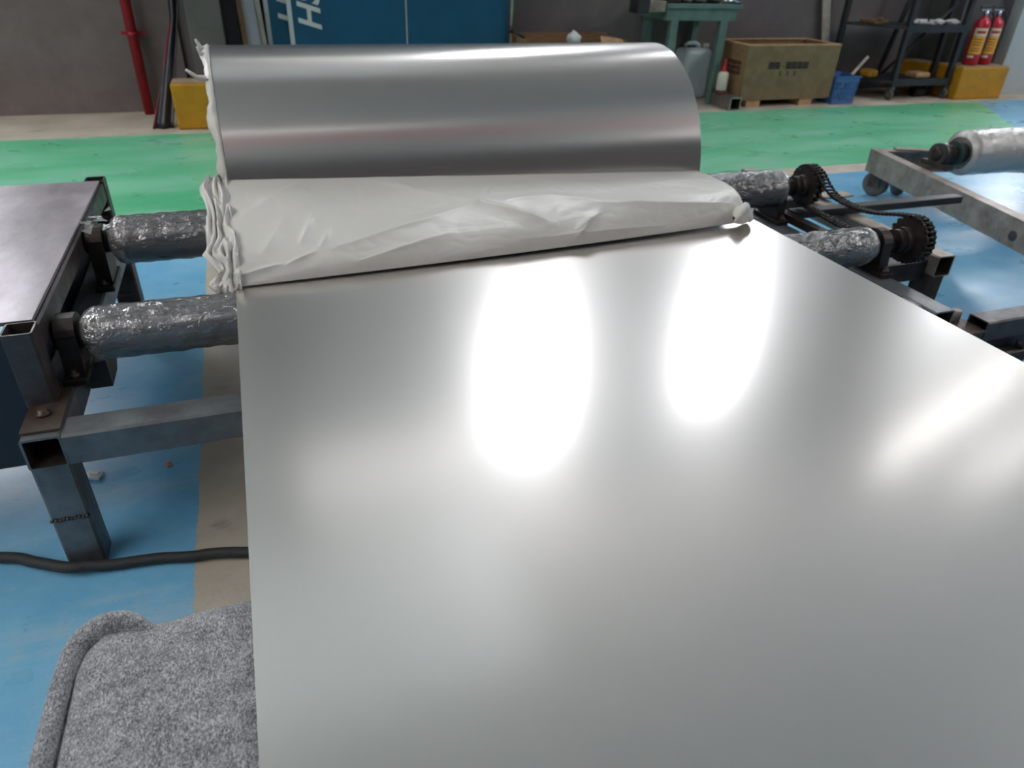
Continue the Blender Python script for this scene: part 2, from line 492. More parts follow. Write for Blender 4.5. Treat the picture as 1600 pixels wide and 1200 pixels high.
for i, w in enumerate(wins):
    bm = bmesh.new()
    t = .05
    for d in ((w[0], w[0]+t, w[2], w[3]), (w[1]-t, w[1], w[2], w[3]), (w[0]+t, w[1]-t, w[2], w[2]+t), (w[0]+t, w[1]-t, w[3]-t, w[3])):
        box(bm, d[0], d[1], WY+.06, WY+.12, d[2], d[3])
    wf = finish('window_%d' % (i+1), bm, 'white_trim'); wf['kind'] = 'structure'
    boxpart('pane', 'pane', wf, w[0]+t, w[1]-t, WY+.085, WY+.095, w[2]+t, w[3]-t)

# roof lining, with unseen glowing side strips added to brighten the floor
tag(boxpart('ceiling', 'ceil', None, XL, XR, YB, WY+.2, CZ, CZ+.1), kind='structure')
strips = [(-4.7, -3.1, -4.0, 4.0), (7.2, 9.2, -4.5, 1.9)]
for i, s in enumerate(strips):
    o = boxpart('window_%d' % (len(wins)+1+i), 'roof_fill', None, s[0], s[1], s[2], s[3], CZ-.02, CZ-.004)  # added fill light out of view, numbered on from the windows
    o['kind'] = 'structure'
o = boxpart('window_%d' % (len(wins)+1+len(strips)), 'dull_sheet', None, -1.9, 1.6, 3.2, 5.38, CZ-.02, CZ-.004); o['kind'] = 'structure'
o = boxpart('window_%d' % (len(wins)+2+len(strips)), 'clerestory', None, -.3, 1.62, WY-.03, WY-.004, 3.75, 4.5); o['kind'] = 'structure'
# two suspended strip lamps, seen as two streaks on the metal
for lb, a, b, wd in (('long suspended strip lamp nearest the window wall', Vector((5.6, 4.145, 0)), Vector((9.2, 5.33, 0)), .13), ('shorter suspended strip lamp beside the long one', Vector((6.2, 3.64, 0)), Vector((8.9, 4.25, 0)), .07), ('strip lamp hanging behind the camera', Vector((-3.0, -.75, 0)), Vector((1.2, -.75, 0)), .035)):
    d = (b-a).normalized(); q_ = Vector((-d.y, d.x, 0))*wd/2
    t = thing('strip_lamp', lb, 'lamp', ((a.x+b.x)/2, (a.y+b.y)/2, 4.2), 'suspended strip lamps')
    bm = bmesh.new(); prism(bm, [(v.x, v.y) for v in (a+q_, a-q_, b-q_, b+q_)], 'z', 4.2, 4.22); finish('diffuser', bm, 'streak', t)
    bm = bmesh.new(); prism(bm, [(v.x, v.y) for v in (a+q_*1.05, a-q_*1.05, b-q_*1.05, b+q_*1.05)], 'z', 4.221, 4.27); finish('lamp_body', bm, 'white_trim', t)
    for f_ in (.15, .85):
        p_ = a.lerp(b, f_); bm = bmesh.new(); cyl(bm, (p_.x, p_.y, 4.27), (p_.x, p_.y, CZ), .006, 8); finish('hanger_rod', bm, 'steel_bright', t)

# crane girder behind the camera, mirrored as a red line on the coil
t = thing('crane_girder', 'red overhead crane girder spanning the hall behind the camera', 'crane', (3, -1.3, 3.85))
boxpart('girder_web', 'crane_red', t, XL+.05, XR-.05, -1.33, -1.25, 3.78, 3.98)
boxpart('girder_flange', 'crane_red', t, XL+.05, XR-.05, -1.4, -1.18, 3.76, 3.779)
boxpart('girder_flange', 'crane_red', t, XL+.05, XR-.05, -1.4, -1.18, 3.981, 4.0)

# pale partition beyond the right pillar
tag(boxpart('wall_partition', 'wall_white', None, 6.27, 9.2, 4.90, 5.0, 0, 1.1), kind='structure')

# pillars
for i, (x0, x1, y0, y1) in enumerate(((-.245, -.055, 4.95, 5.42), (5.80, 6.26, 5.06, 5.42))):
    o = boxpart('pillar', 'pillar', None, x0, x1, y0, y1, 0, CZ, bev=.006); o['kind'] = 'structure'

def plinth(x0, x1, y0, y1, h, label):
    t = thing('yellow_plinth', label, 'plinth', ((x0+x1)/2, y0, 0), 'yellow painted pillar plinths')
    boxpart('plinth_body', 'yellow', t, x0, x1, y0, y1, 0, h, bev=.012)
    lab(boxpart('plinth_top', 'concrete_top', t, x0+.012, x1-.012, y0+.012, y1-.012, h-.004, h+.006), 'bare worn concrete top')
plinth(-.395, .06, 4.775, 4.945, .255, 'yellow painted concrete plinth under grey pillar left of coil')
plinth(5.675, 6.205, 4.77, 5.05, .25, 'large yellow concrete plinth carrying the two fire extinguishers')
plinth(5.60, 5.79, 5.06, 5.36, .245, 'smaller yellow plinth half hidden behind the black rack')

# ------------------------------------------------------------------ the metal sheet
SZ = .415
def sheet(bm):
    x0, x1, y0, y1 = -.0695, 1.186, -.45, 1.64
    nu, nv = 40, 60
    def fn(z):
        return lambda u, v: (x0+(x1-x0)*u, y0+(y1-y0)*v, z - .02*max(0, (v-.93)/.07)**2)
    top = grid(bm, fn(SZ), nu, nv); bot = grid(bm, fn(SZ-.003), nu, nv)
    loop = lambda g: [g[i][0] for i in range(nu)] + [g[-1][j] for j in range(1, nv)] + [g[i][-1] for i in range(nu-2, -1, -1)] + [g[0][j] for j in range(nv-2, 0, -1)]
    a, b = [[bm.verts.new(v.co) for v in loop(g)] for g in (top, bot)]
    for k in range(len(a)):
        f = bm.faces.new((a[k], b[k], b[(k+1) % len(a)], a[(k+1) % len(a)])); f.material_index = 1
o = make('aluminium_sheet', ['sheet', 'sheet_edge'], None, sheet)
tag(o, 'wide satin aluminium sheet lying flat in the foreground over the rollers', 'metal sheet')

# ------------------------------------------------------------------ the coil
CY, CZc, CR = 2.1625, .4025, .3445
X0, X1 = -.064, 1.25
coil = thing('aluminium_coil', 'big roll of satin aluminium sheet resting on the wrapped rollers', 'metal coil', ((X0+X1)/2, CY, CZc-CR))
def coil_shell(bm):
    revolve(bm, [(0, CR), (X1-X0, CR)], (X0, CY, CZc), (1, 0, 0), 128, cap=False)
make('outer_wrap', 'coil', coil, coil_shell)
def coil_end(bm, x, s):
    n = 22
    prof = []
    for k in range(n+1):
        r = CR - .001 - (CR-.13)*k/n
        prof.append((-.0035 if k % 2 else 0, r))
    prof += [(-.6, .13)]
    revolve(bm, prof, (x, CY, CZc), (s, 0, 0), 96, cap=False)
for x, s in ((X0, -1), (X1, 1)):
    lab(make('layered_end', 'sheet_edge', coil, coil_end, x, s), 'edge of the wound layers')
for sgn, nm in ((-1, 'near'), (1, 'far')):
    bm = bmesh.new()
    prism(bm, [(CY+sgn*.07, 0), (CY+sgn*.30, 0), (CY+sgn*.30, .16), (CY+sgn*.26, .16)], 'x', .1, 1.1)
    tag(finish('wooden_chock', bm, 'wood'), 'wooden wedge under the coil on its %s side' % nm, 'wedge', 'wedges under the coil')
# paper sticking out of the left end
random.seed(4)
def paper_rim(bm):
    n = 150
    def fn(u, v):
        a = R(20) + u*R(330)
        w = noise.noise(Vector((u*60, v*3, 1.3)))
        rr = CR + .003 - .014*abs(v-.35) + .004*w
        ext = .021 + .010*noise.noise(Vector((u*26, 0, 7))) + .003*noise.noise(Vector((u*110, 2, 7)))
        x = X0 - ext*v + .004*w*v
        return (x, CY + math.cos(a)*rr, CZc + math.sin(a)*rr)
    grid(bm, fn, n*3, 7)
o = make('paper_edge', 'paper', coil, paper_rim); lab(o, 'torn white paper edge along the coil end')
sm = o.modifiers.new('thick', 'SOLIDIFY'); sm.thickness = .0015
for k, (ang, ln) in enumerate(((94, .022), (103, .018), (121, .045))):
    a = R(ang)
    base = Vector((X0-.015, CY+math.cos(a)*CR, CZc+math.sin(a)*CR))
    d = Vector((-.7, -.1, .7 if ang < 115 else .25)).normalized()
    pts = [base - d*.012, base + d*ln*.5 + Vector((0, 0, -.006)), base + d*ln + Vector((0, 0, .004))]
    bm = bmesh.new(); tube(bm, [pts[0], (pts[0]+pts[1])/2, pts[1], (pts[1]+pts[2])/2, pts[2]], .004, 6, rfun=lambda t: .0085*(1-.6*t))
    lab(finish('paper_fray', bm, 'paper', coil), 'frayed scrap of white paper')

# ------------------------------------------------------------------ paper lying against the coil
pw = thing('interleaf_paper', 'crumpled white interleaf paper draped between the coil and the sheet', 'paper', (.5, 1.36, SZ))
def ridge(u, v, a, b, w, h):
    """fold along the segment a-b in paper space"""
    au, av = a; bu, bv = b
    A = 1.2; 
    px, py = (u-au)*A, (v-av)*.25; dx, dy = (bu-au)*A, (bv-av)*.25
    L2 = dx*dx+dy*dy; t = max(0, min(1, (px*dx+py*dy)/L2))
    d = math.hypot(px-dx*t, py-dy*t)
    return 1.3*h*math.exp(-d/w)*math.sin(math.pi*(.15+.7*t))
FOLDS = [((.44, .70), (.31, .92), .012, .008), ((.44, .70), (.16, .39), .012, .007), ((.44, .70), (.55, .41), .012, .011), ((.48, .68), (.59, .71), .014, .009),
         ((.59, .71), (.68, .55), .014, .009), ((.66, .55), (.97, .31), .020, .010), ((.61, .24), (.66, .41), .010, .008), ((.60, .08), (.64, .34), .009, .007),
         ((.11, .50), (.14, .72), .007, .008), ((.08, .26), (.13, .38), .007, .006), ((.14, .43), (.16, .58), .006, .007), ((.03, .78), (.13, .95), .009, .006),
         ((.10, .88), (.14, .91), .008, .006), ((.01, .21), (.07, .28), .007, .006), ((.20, .19), (.36, .40), .012, .006), ((.33, .90), (.27, .97), .008, .006),
         ((.44, .70), (.49, .88), .012, .008), ((.05, .45), (.09, .70), .010, .006), ((.22, .75), (.30, .60), .012, .005), ((.74, .75), (.92, .80), .018, .006), ((.50, .20), (.80, .14), .012, .004)]
def paper_pt(u, v):
    # lower edge on the sheet, a puffed front fold, then back to the coil
    p0 = Vector((-.068+1.205*u, 1.352+.075*u-.012*math.sin(math.pi*u), SZ+.003+.004*u))
    h = .040 + .022*u
    p1 = p0 + Vector((.004*(1-u)-.012*u, .000, h*.7)); p2 = p0 + Vector((-.002+.012*u, .05, h*1.25))
    p3 = Vector((-.080+1.322*u, 1.838-.012*u, .493-.055*u))
    t = v; q = 1-t
    p = p0*q*q*q + p1*3*q*q*t + p2*3*q*t*t + p3*t*t*t
    p.z += .012*math.sin(math.pi*t)**2*(.4+.6*math.sin(math.pi*u))
    n = Vector((0, -.5, .86))
    d = sum(ridge(u, v, *f) for f in FOLDS)
    d += .0045*noise.noise(Vector((u*9, v*3, 2))) + .0022*abs(noise.noise(Vector((u*26, v*8, 5))))
    e = min(1, v*8)*min(1, (1-v)*12+.2)
    return p + n*d*e
def paper(bm):
    grid(bm, paper_pt, 340, 100)
o = make('paper_sheet', 'paper', pw, paper)
sm = o.modifiers.new('thick', 'SOLIDIFY'); sm.thickness = .002; sm.offset = -1
# gathered frill on the left
def frill(bm):
    def fn(u, v):
        # u down the edge, v outwards
        p = paper_pt(.0, 1-u)
        fold = 1-2*abs(math.sin(v*7 + 4*noise.noise(Vector((u*5, v*3, 0)))))
        wdt = .052*(.75+.5*noise.noise(Vector((u*7, 0, 3)))) + .012*math.sin(math.pi*u)
        x = p.x + .012 - wdt*v*(1.05+.15*(1-u))
        y = p.y - .004 + .012*v - .008*noise.noise(Vector((u*12, v*6, 9)))
        z = p.z + .006 + .010*fold*(1-.3*v) + .012*noise.noise(Vector((u*5, v*5, 4)))*v - .030*u*v
        return (x, y, z)
    grid(bm, fn, 60, 40)
o = make('gathered_edge', 'paper', pw, frill); lab(o, 'gathered crumpled left edge of the paper')
sm = o.modifiers.new('thick', 'SOLIDIFY'); sm.thickness = .0015
# tucked roll on the right end
def tuck(bm):
    def fn(u, v):
        a = 2*math.pi*v
        t = u
        c = Vector((1.085+.075*t, 1.405+.03*t, SZ+.028-.012*t)) + Vector((0, .0, .012*math.sin(math.pi*t)))
        r = .026*math.sqrt(max(0, 1-(2*t-1)**2*.96))*(1+.18*math.sin(3*a+5*t)) + .003*noise.noise(Vector((t*8, math.cos(a)*2, math.sin(a)*2)))
        return c + Vector((.2*r*math.cos(a), r*math.cos(a)*1.1, max(-.022, r*math.sin(a)*.85)))
    grid(bm, fn, 24, 24)
o = make('tucked_end', 'paper', pw, tuck); lab(o, 'tucked rolled right end of the paper')

# ------------------------------------------------------------------ felt covered block
felt = thing('felt_blanket', 'thick grey mottled felt blanket under the near left corner of the sheet', 'felt blanket', (.3, .1, 0))
FX0, FX1, FY0, FY1, FZ = -.238, 1.05, -.5, .577, .404
def felt_body(bm):
    # rounded slab with a hanging skirt: rings from the top centre outwards and down
    prof = [(0, 0), (.5, 0), (.8, 0), (.92, 0), (.965, -.001), (.985, -.006), (1.0, -.020), (1.006, -.05), (1.010, -.12), (1.016, -.25), (1.02, -.40)]
    cx, cy = (FX0+FX1)/2, (FY0+FY1)/2; hx, hy = (FX1-FX0)/2, (FY1-FY0)/2
    n = 240
    rc = .045
    def rim(k):
        a = 2*math.pi*k/n
        # rounded rectangle by superellipse-like clamping
        c, s = math.cos(a), math.sin(a)
        m = max(abs(c)/hx, abs(s)/hy); x, y = c/m, s/m
        ax, ay = hx-rc, hy-rc
        qx, qy = abs(x)-ax, abs(y)-ay
        if qx > 0 and qy > 0:
            L = math.hypot(qx, qy); qx, qy = qx/L*rc, qy/L*rc
            x = math.copysign(ax+qx, x); y = math.copysign(ay+qy, y)
        return x, y
    rings = []
    for t, dz in prof:
        ring = []
        for k in range(n):
            x, y = rim(k)
            X, Y = cx+x*t, cy+y*t
            w = max(0, t-.9)*8
            wav = .010*noise.noise(Vector((X*9, Y*9, 0)))*w
            # a dip and a swell on the far left rim
            z = FZ + dz
            if dz > -.3:
                z += -.010*math.exp(-((X+.168)/.03)**2)*math.exp(-((Y-.60)/.05)**2) + .007*math.exp(-((X+.205)/.025)**2)*math.exp(-((Y-.585)/.05)**2)
            ring.append(bm.verts.new((X + wav*.5, Y + wav*.6, max(.004, z))))
        rings.append(ring)
    for a, b in zip(rings[1:], rings[2:]):
        for k in range(n):
            f = bm.faces.new((a[k], a[(k+1) % n], b[(k+1) % n], b[k])); f.smooth = True
    f = bm.faces.new(rings[1])
make('blanket_top', 'felt', felt, felt_body)
def hem(bm):
    pts = []
    path = [(-.246, .10), (-.2455, .30), (-.2445, .42), (-.242, .49), (-.2375, .535), (-.229, .561), (-.212, .574), (-.190, .575), (-.168, .562), (-.145, .545)]
    # Catmull-Rom through the path
    P = [Vector((x, y, 0)) for x, y in path]
    for i in range(len(P)-1):
        p0, p1, p2, p3 = P[max(i-1, 0)], P[i], P[i+1], P[min(i+2, len(P)-1)]
        for s in range(6):
            t = s/6
            q = .5*((2*p1)+(p2-p0)*t+(2*p0-5*p1+4*p2-p3)*t*t+(3*p1-p0-3*p2+p3)*t**3)
            pts.append(Vector((q.x, q.y, FZ-.010+.006*max(0, min(1, (q.y-.48)/.08)))))
    pts = [p + Vector((0, 0, .002*noise.noise(p*30) - .012*max(0, (p.x+.195)/.05))) if p.y > .5 else p for p in pts]
    tube(bm, pts, .0095, 14, rfun=lambda t: .0095+.004*math.exp(-((t-.68)/.14)**2) if t < .82 else .0105*(1-(t-.82)/.18*.8))
o = make('rolled_hem', 'felt', felt, hem); lab(o, 'rolled felt hem along the left edge')
# loose fibres standing out of the felt
def fibres(bm):
    rnd = random.Random(11)
    for k in range(9000):
        x = rnd.uniform(-.262, -.03); y = rnd.uniform(.36, .612)
        if y > .58 or x < -.245:
            z = FZ - .004
        else:
            z = FZ + .0005
        a = rnd.uniform(0, 6.283); l = rnd.uniform(.0015, .004); h = rnd.uniform(.0002, .0014)
        d = Vector((math.cos(a)*l, math.sin(a)*l, h)); s = Vector((-math.sin(a), math.cos(a), 0))*.00012
        p = Vector((x, y, z))
        bm.faces.new([bm.verts.new(p-s), bm.verts.new(p+s), bm.verts.new(p+d)])
o = finish('loose_fibre', (lambda b: (fibres(b), b)[1])(bmesh.new()), 'fibre', felt, recalc=False); tag(o, kind='stuff')

# ------------------------------------------------------------------ roller conveyor
cv = thing('roller_conveyor', 'welded steel tube conveyor frame with plastic wrapped rollers and chain drive', 'conveyor', (.55, 1.7, 0))
T = .06
def beam(name, mat, a, b, w=T, h=.061, label=None, upv=(0, 0, 1), parent=None):
    bm = bmesh.new(); sqtube(bm, a, b, w, h, .004, upv)
    o = finish(name, bm, mat, parent or cv)
    if label: lab(o, label)
    return o
ZB = .2595
beam('side_beam', 'steel_raw', (-.395, 1.12, ZB), (-.395, 2.22, ZB))
beam('side_beam', 'steel_raw', (1.487, 1.08, ZB), (1.487, 2.40, ZB))
beam('side_beam', 'steel_tan', (1.796, 1.36, ZB), (1.796, 2.30, ZB))
beam('cross_beam', 'steel_raw', (-.364, 1.148, ZB), (1.456, 1.148, ZB))
beam('cross_beam', 'steel_dark', (1.518, 1.95, ZB), (1.765, 1.95, ZB))
beam('cross_beam', 'steel_dark', (1.518, 1.42, ZB-.02), (1.765, 1.42, ZB-.02))
def leg(x, y, mat='steel_raw', top=.229):
    bm = bmesh.new(); sqtube(bm, (x, y, 0), (x, y, top), T, T, .004, upv=(0, 1, 0))
    o = finish('leg', bm, mat, cv)
    bm = bmesh.new()
    # weld bead where the leg was lengthened
    for s in range(10):
        cyl(bm, (x-.03+s*.006, y-.0315, .118+.002*math.sin(s*2)), (x-.03+(s+1)*.006, y-.0315, .118+.002*math.sin(s*2+2)), .003, 8)
    w = finish('weld_bead', bm, 'steel_dark', o)
    return o
leg(-.395, 1.152); leg(-.395, 2.12, 'steel_rust'); leg(1.487, 1.6); leg(1.487, 2.36); leg(1.796, 1.40, 'steel_rust'); leg(1.796, 2.26)
# bottom weld plate strip inside tube end
o = boxpart('weld_plate', 'steel_rust', cv, -.424, -.366, 1.124, 1.20, .2305, .2335)
# raised side table on the left
def post(y):
    bm = bmesh.new(); sqtube(bm, (-.4075, y, .291), (-.4075, y, .43), .047, .048, .003, upv=(0, 1, 0))
    finish('post', bm, 'steel_dark', cv)
post(1.244); post(2.144)
o = boxpart('base_plate', 'steel_rust', cv, -.425, -.366, 1.135, 1.27, .2905, .296, bev=.001)
bm = bmesh.new(); revolve(bm, [(0, .012), (.004, .012), (.005, .008), (.012, .007)], (-.398, 1.185, .296), (0, 0, 1), 10)
finish('bolt', bm, 'steel_rust', o)
o = boxpart('table_plate', 'steel_plate', cv, -1.5, -.392, 1.270, 2.118, .425, .432, bev=.001); lab(o, 'grey scratched steel table plate')
bm = bmesh.new(); sqtube(bm, (-.409, 1.27, .400), (-.409, 2.118, .400), .046, .048, .003)
finish('table_rail', bm, 'steel_dark', cv)
o = boxpart('apron_sheet', 'navy_paint', cv, -1.5, -.433, 1.230, 1.238, .17, .424); lab(o, 'dark sheet metal apron under the table plate')
boxpart('apron_sheet', 'navy_paint', cv, -.437, -.432, 1.268, 2.118, .17, .376)
# rollers
def roller(y, z, r, xa, xb, shaft_l, shaft_r):
    bm = bmesh.new()
    revolve(bm, [(0, r*.55), (.004, r*.9), (.012, r), (xb-xa-.012, r), (xb-xa-.004, r*.9), (xb-xa, r*.55)], (xa, y, z), (1, 0, 0), 48)
    o = finish('roller', bm, 'roller_steel', cv)
    bm = bmesh.new()
    cyl(bm, (shaft_l, y, z), (xa+.01, y, z), r*.46, 24); finish('shaft', bm, 'grease_black', o)
    bm = bmesh.new(); cyl(bm, (xb-.01, y, z), (shaft_r, y, z), r*.4, 24); finish('shaft', bm, 'grease_black', o)
    # crinkled film
    bm = bmesh.new()
    L = xb-xa+.05
    def fn(u, v):
        a = 2*math.pi*u; x = xa-.025+L*v
        e = min(v*L, (1-v)*L)
        rr = (r+.0022)*(1 if e > .03 else .55+.45*math.sqrt(max(0, 1-(1-e/.03)**2)))
        rr += .0016*noise.noise(Vector((x*30, math.cos(a)*2.5, math.sin(a)*2.5+y*3))) + .0008*math.sin(x*140+2*math.sin(a*2))
        return (x, y+math.cos(a)*rr, z+math.sin(a)*rr)
    grid(bm, fn, 64, 150, closed_u=True)
    w = finish('plastic_wrap', bm, 'wrap', o); lab(w, 'clear crinkled plastic film around the roller')
    return o
roller(1.34, .3600, .0480, -.318, 1.45, -.385, 1.64)
roller(1.761, .389, .0525, -.312, 1.49, -.385, 1.66)
# bearings
def bearing(x0, x1, y, z, zb):
    bm = bmesh.new()
    box(bm, x0, x1, y-.065, y+.065, zb, zb+.014, bev=.003)
    prism(bm, [(y-.045, zb+.012), (y+.045, zb+.012), (y+.036, z+.008)] + [(y+.04*math.cos(a), z+.04*math.sin(a)) for a in [math.pi*k/10 for k in range(1, 10)]] + [(y-.036, z+.008)], 'x', x0+.004, x1-.004)
    o = finish('bearing', bm, 'grease_black', cv)
    bm = bmesh.new()
    revolve(bm, [(0, .026), (.01, .026), (.012, .02)], (x1-.006, y, z), (1, 0, 0), 20); finish('locking_collar', bm, 'grease_black', o)
    bm = bmesh.new(); revolve(bm, [(0, .026), (.01, .026), (.012, .02)], (x0+.006, y, z), (-1, 0, 0), 20)
    finish('locking_collar', bm, 'grease_black', o)
    for s in (-.053, .053):
        bm = bmesh.new(); revolve(bm, [(0, .009), (.007, .009), (.007, .005), (.014, .005)], ((x0+x1)/2, y+s, zb+.014), (0, 0, 1), 6)
        finish('bolt', bm, 'steel_rust', o)
for y, z in ((1.34, .3645), (1.761, .389)):
    bearing(-.383, -.343, y, z, .2905); bearing(1.478, 1.514, y, z, .2905)
# torn film on the far left bearing
def scraps(bm):
    rnd = random.Random(3)
    for k in range(16):
        c = Vector((-.352+rnd.uniform(-.03, .035), 1.76+rnd.uniform(-.06, .05), .43+rnd.uniform(-.01, .018)))
        pts = [c + Vector((rnd.uniform(-.016, .016), rnd.uniform(-.02, .02), rnd.uniform(-.008, .014))) for _ in range(3)]
        bm.faces.new([bm.verts.new(p) for p in pts])
make('torn_film', 'wrap_milky', cv, scraps)
# hanging bracket plate inside the left beam
bm = bmesh.new(); prism(bm, [(1.36, .235), (1.43, .235), (1.455, .25), (1.455, .292), (1.36, .292)], 'x', -.363, -.325)
finish('bracket', bm, 'steel_dark', cv)
# sprockets
def sprocket(y, z, r, x, nt_):
    bm = bmesh.new()
    poly = []
    for k in range(nt_*4):
        a = 2*math.pi*k/(nt_*4); rr = r*(1.0 if k % 4 in (0, 1) else .88)
        poly.append((y+rr*math.cos(a), z+rr*math.sin(a)))
    prism(bm, poly, 'x', x-.005, x+.005)
    revolve(bm, [(-.03, r*.55), (.02, r*.55)], (x, y, z), (1, 0, 0), 24)
    return finish('sprocket', bm, 'grease_black', cv)
SX = 1.60
SP = [(1.34, .3645, .056), (1.761, .389, .052)]
for y, z, r in SP:
    sprocket(y, z, r+.006, SX, 18); sprocket(y, z, r+.006, SX+.022, 18)
    bm = bmesh.new(); revolve(bm, [(0, .03), (.03, .03), (.034, .026)], (SX-.05, y, z), (1, 0, 0), 20)
    finish('hub', bm, 'grease_black', cv)
# chain
def chain_path():
    r = .060; pts = []
    (yn, zn, _), (yf, zf, _) = SP
    top = [(1.761, .449), (1.72, .437), (1.69, .415), (1.65, .394), (1.60, .385), (1.55, .384), (1.50, .388), (1.45, .398), (1.40, .412), (1.34, .4245)]
    for i in range(len(top)-1):
        p0, p1, p2, p3 = [Vector(top[max(0, min(len(top)-1, i+d))]) for d in (-1, 0, 1, 2)]
        for s in range(8):
            t_ = s/8
            pts.append(.5*((2*p1)+(p2-p0)*t_+(2*p0-5*p1+4*p2-p3)*t_*t_+(3*p1-p0-3*p2+p3)*t_**3))
    for k in range(25): a = math.pi/2 + math.pi*k/24; pts.append(Vector((yn+r*math.cos(a), zn+r*math.sin(a))))
    for k in range(1, 30): pts.append(Vector((yn, zn-r)).lerp(Vector((yf, zf-r)), k/30))
    for k in range(25): a = -math.pi/2 + math.pi*k/24; pts.append(Vector((yf+r*math.cos(a), zf+r*math.sin(a))))
    return pts
def chain(bm):
    P = chain_path(); P.append(P[0])
    cum = [0]
    for a, b in zip(P, P[1:]): cum.append(cum[-1]+(b-a).length)
    n = int(cum[-1]/.0135); n += n % 2
    def at(s):
        s %= cum[-1]
        for i in range(len(P)-1):
            if cum[i+1] >= s:
                f = (s-cum[i])/max(1e-9, cum[i+1]-cum[i]); return P[i].lerp(P[i+1], f)
    st = cum[-1]/n
    for k in range(n):
        a, b = at(k*st), at((k+1)*st); d = (b-a).normalized(); q = Vector((-d.y, d.x)); m = (a+b)/2
        hw = .0095 if k % 2 else .0075
        for x in (SX+.011-hw-.006, SX+.011+hw+.004):
            poly = [(a-d*.003+q*.0045), (a-d*.003-q*.0045), (m-q*.003), (b+d*.003-q*.0045), (b+d*.003+q*.0045), (m+q*.003)]
            prism(bm, [(v.x, v.y) for v in poly], 'x', x, x+.002)
        cyl(bm, (SX+.011-.016, a.x, a.y), (SX+.011+.018, a.x, a.y), .0036, 8)
o = make('drive_chain', 'grease_black', cv, chain); tag(o, 'black greasy roller chain sagging between the sprockets', kind='stuff')
# pale tabs with holes on the outer beam
def tab(cx, cy, rz):
    bm = bmesh.new()
    M = Matrix.Translation((cx, cy, .297)) @ Matrix.Rotation(rz, 4, 'Z')
    outer = [(-.06, -.03), (.06, -.03), (.06, .03), (-.06, .03)]
    n = 16; hr = .011
    for z0 in (0, .005):
        ring = [bm.verts.new(M @ Vector((hr*math.cos(2*math.pi*k/n), hr*math.sin(2*math.pi*k/n), z0))) for k in range(n)]
        def sq(k):
            c, s = math.cos(2*math.pi*k/n), math.sin(2*math.pi*k/n); m = max(abs(c)/.06, abs(s)/.03)
            return Vector((c/m, s/m, z0))
        out = [bm.verts.new(M @ sq(k)) for k in range(n)]
        for k in range(n):
            bm.faces.new((ring[k], ring[(k+1) % n], out[(k+1) % n], out[k]))
        if z0 == 0: r0, o0 = ring, out
        else:
            for k in range(n):
                bm.faces.new((o0[k], o0[(k+1) % n], out[(k+1) % n], out[k])); bm.faces.new((r0[k], r0[(k+1) % n], ring[(k+1) % n], ring[k]))
    finish('mounting_tab', bm, 'steel_tan', cv)
tab(1.862, 1.90, R(0)); tab(1.862, 1.555, R(0))
bm = bmesh.new(); box(bm, 1.70, 1.74, 1.5, 1.56, .29, .31)
finish('shim_block', bm, 'steel_dark', cv)
o = boxpart('cover_bar', 'grease_black', cv, 1.525, 1.555, 1.45, 1.78, .291, .315, bev=.002); lab(o, 'black greasy bar beside the chain')

# black bar resting across the outer beam and the cart
t = tag(boxpart('black_bar', 'black_paint', None, 1.57, 2.262, 1.735, 1.775, .2905, .3145, bev=.003), 'straight black steel bar lying across the conveyor side beam', 'steel bar')

# low tube stand at the right
ls = thing('tube_stand', 'low dirty steel tube stand with stub bolt beside the sheet edge', 'tube stand', (2.0, 1.2, 0))
bm = bmesh.new(); sqtube(bm, (1.735, 1.163, .17), (2.25, 1.163, .17), .06, .06, .004)
finish('stand_tube', bm, 'steel_dark', ls)
boxpart('stand_channel', 'navy_paint', ls, 1.74, 2.25, 1.14, 1.19, .08, .139, bev=.003)
bm = bmesh.new(); sqtube(bm, (1.715, 1.165, 0), (1.715, 1.165, .17), .045, .06, .004, upv=(0, 1, 0)); finish('stand_leg', bm, 'steel_dark', ls)
bm = bmesh.new(); sqtube(bm, (2.2, 1.165, 0), (2.2, 1.165, .08), .06, .05, .004, upv=(0, 1, 0)); finish('stand_leg', bm, 'steel_dark', ls)
boxpart('cap_plate', 'steel_rust', ls, 1.655, 1.735, 1.13, 1.23, .170, .178, bev=.002)
bm = bmesh.new(); revolve(bm, [(0, .014), (.028, .014), (.031, .011)], (1.70, 1.205, .178), (0, 0, 1), 16); lab(finish('stub_bolt', bm, 'steel_tan', ls), 'stub bolt with pale top')
bm = bmesh.new(); box(bm, 1.80, 1.89, 1.10, 1.14, .07, .115, bev=.012); cyl(bm, (1.87, 1.12, .115), (1.87, 1.12, .135), .012, 10); finish('clamp', bm, 'grease_black', ls)

# ------------------------------------------------------------------ roller cart on the right
ct = thing('roller_cart', 'dusty steel channel cart on castors carrying a wrapped roller at right', 'cart', (2.9, 2.2, 0))
d = Vector((-.26, -1.0, 0)).normalized()      # along the near side channel
s = Vector((d.y, -d.x, 0)) * -1                 # to the right
if s.x < 0: s = -s
A = Vector((2.76, 2.67, 0))
def channel(name, a, b, side, h0, h1, w, t_, mat):
    """C channel with the web on the visible side, flanges towards 'side'"""
    bm = bmesh.new()
    n = Vector(side).normalized()
    prof = [(0, h0), (w, h0), (w, h0+t_), (t_, h0+t_), (t_, h1-t_), (w, h1-t_), (w, h1), (0, h1)]
    ra = [bm.verts.new(a + n*x + Vector((0, 0, z))) for x, z in prof]; rb = [bm.verts.new(b + n*x + Vector((0, 0, z))) for x, z in prof]
    m_ = len(prof)
    for k in range(m_): bm.faces.new((ra[k], ra[(k+1) % m_], rb[(k+1) % m_], rb[k]))
    bm.faces.new(ra[::-1]); bm.faces.new(rb)
    return finish(name, bm, mat, ct)
h0, h1 = .130, .232
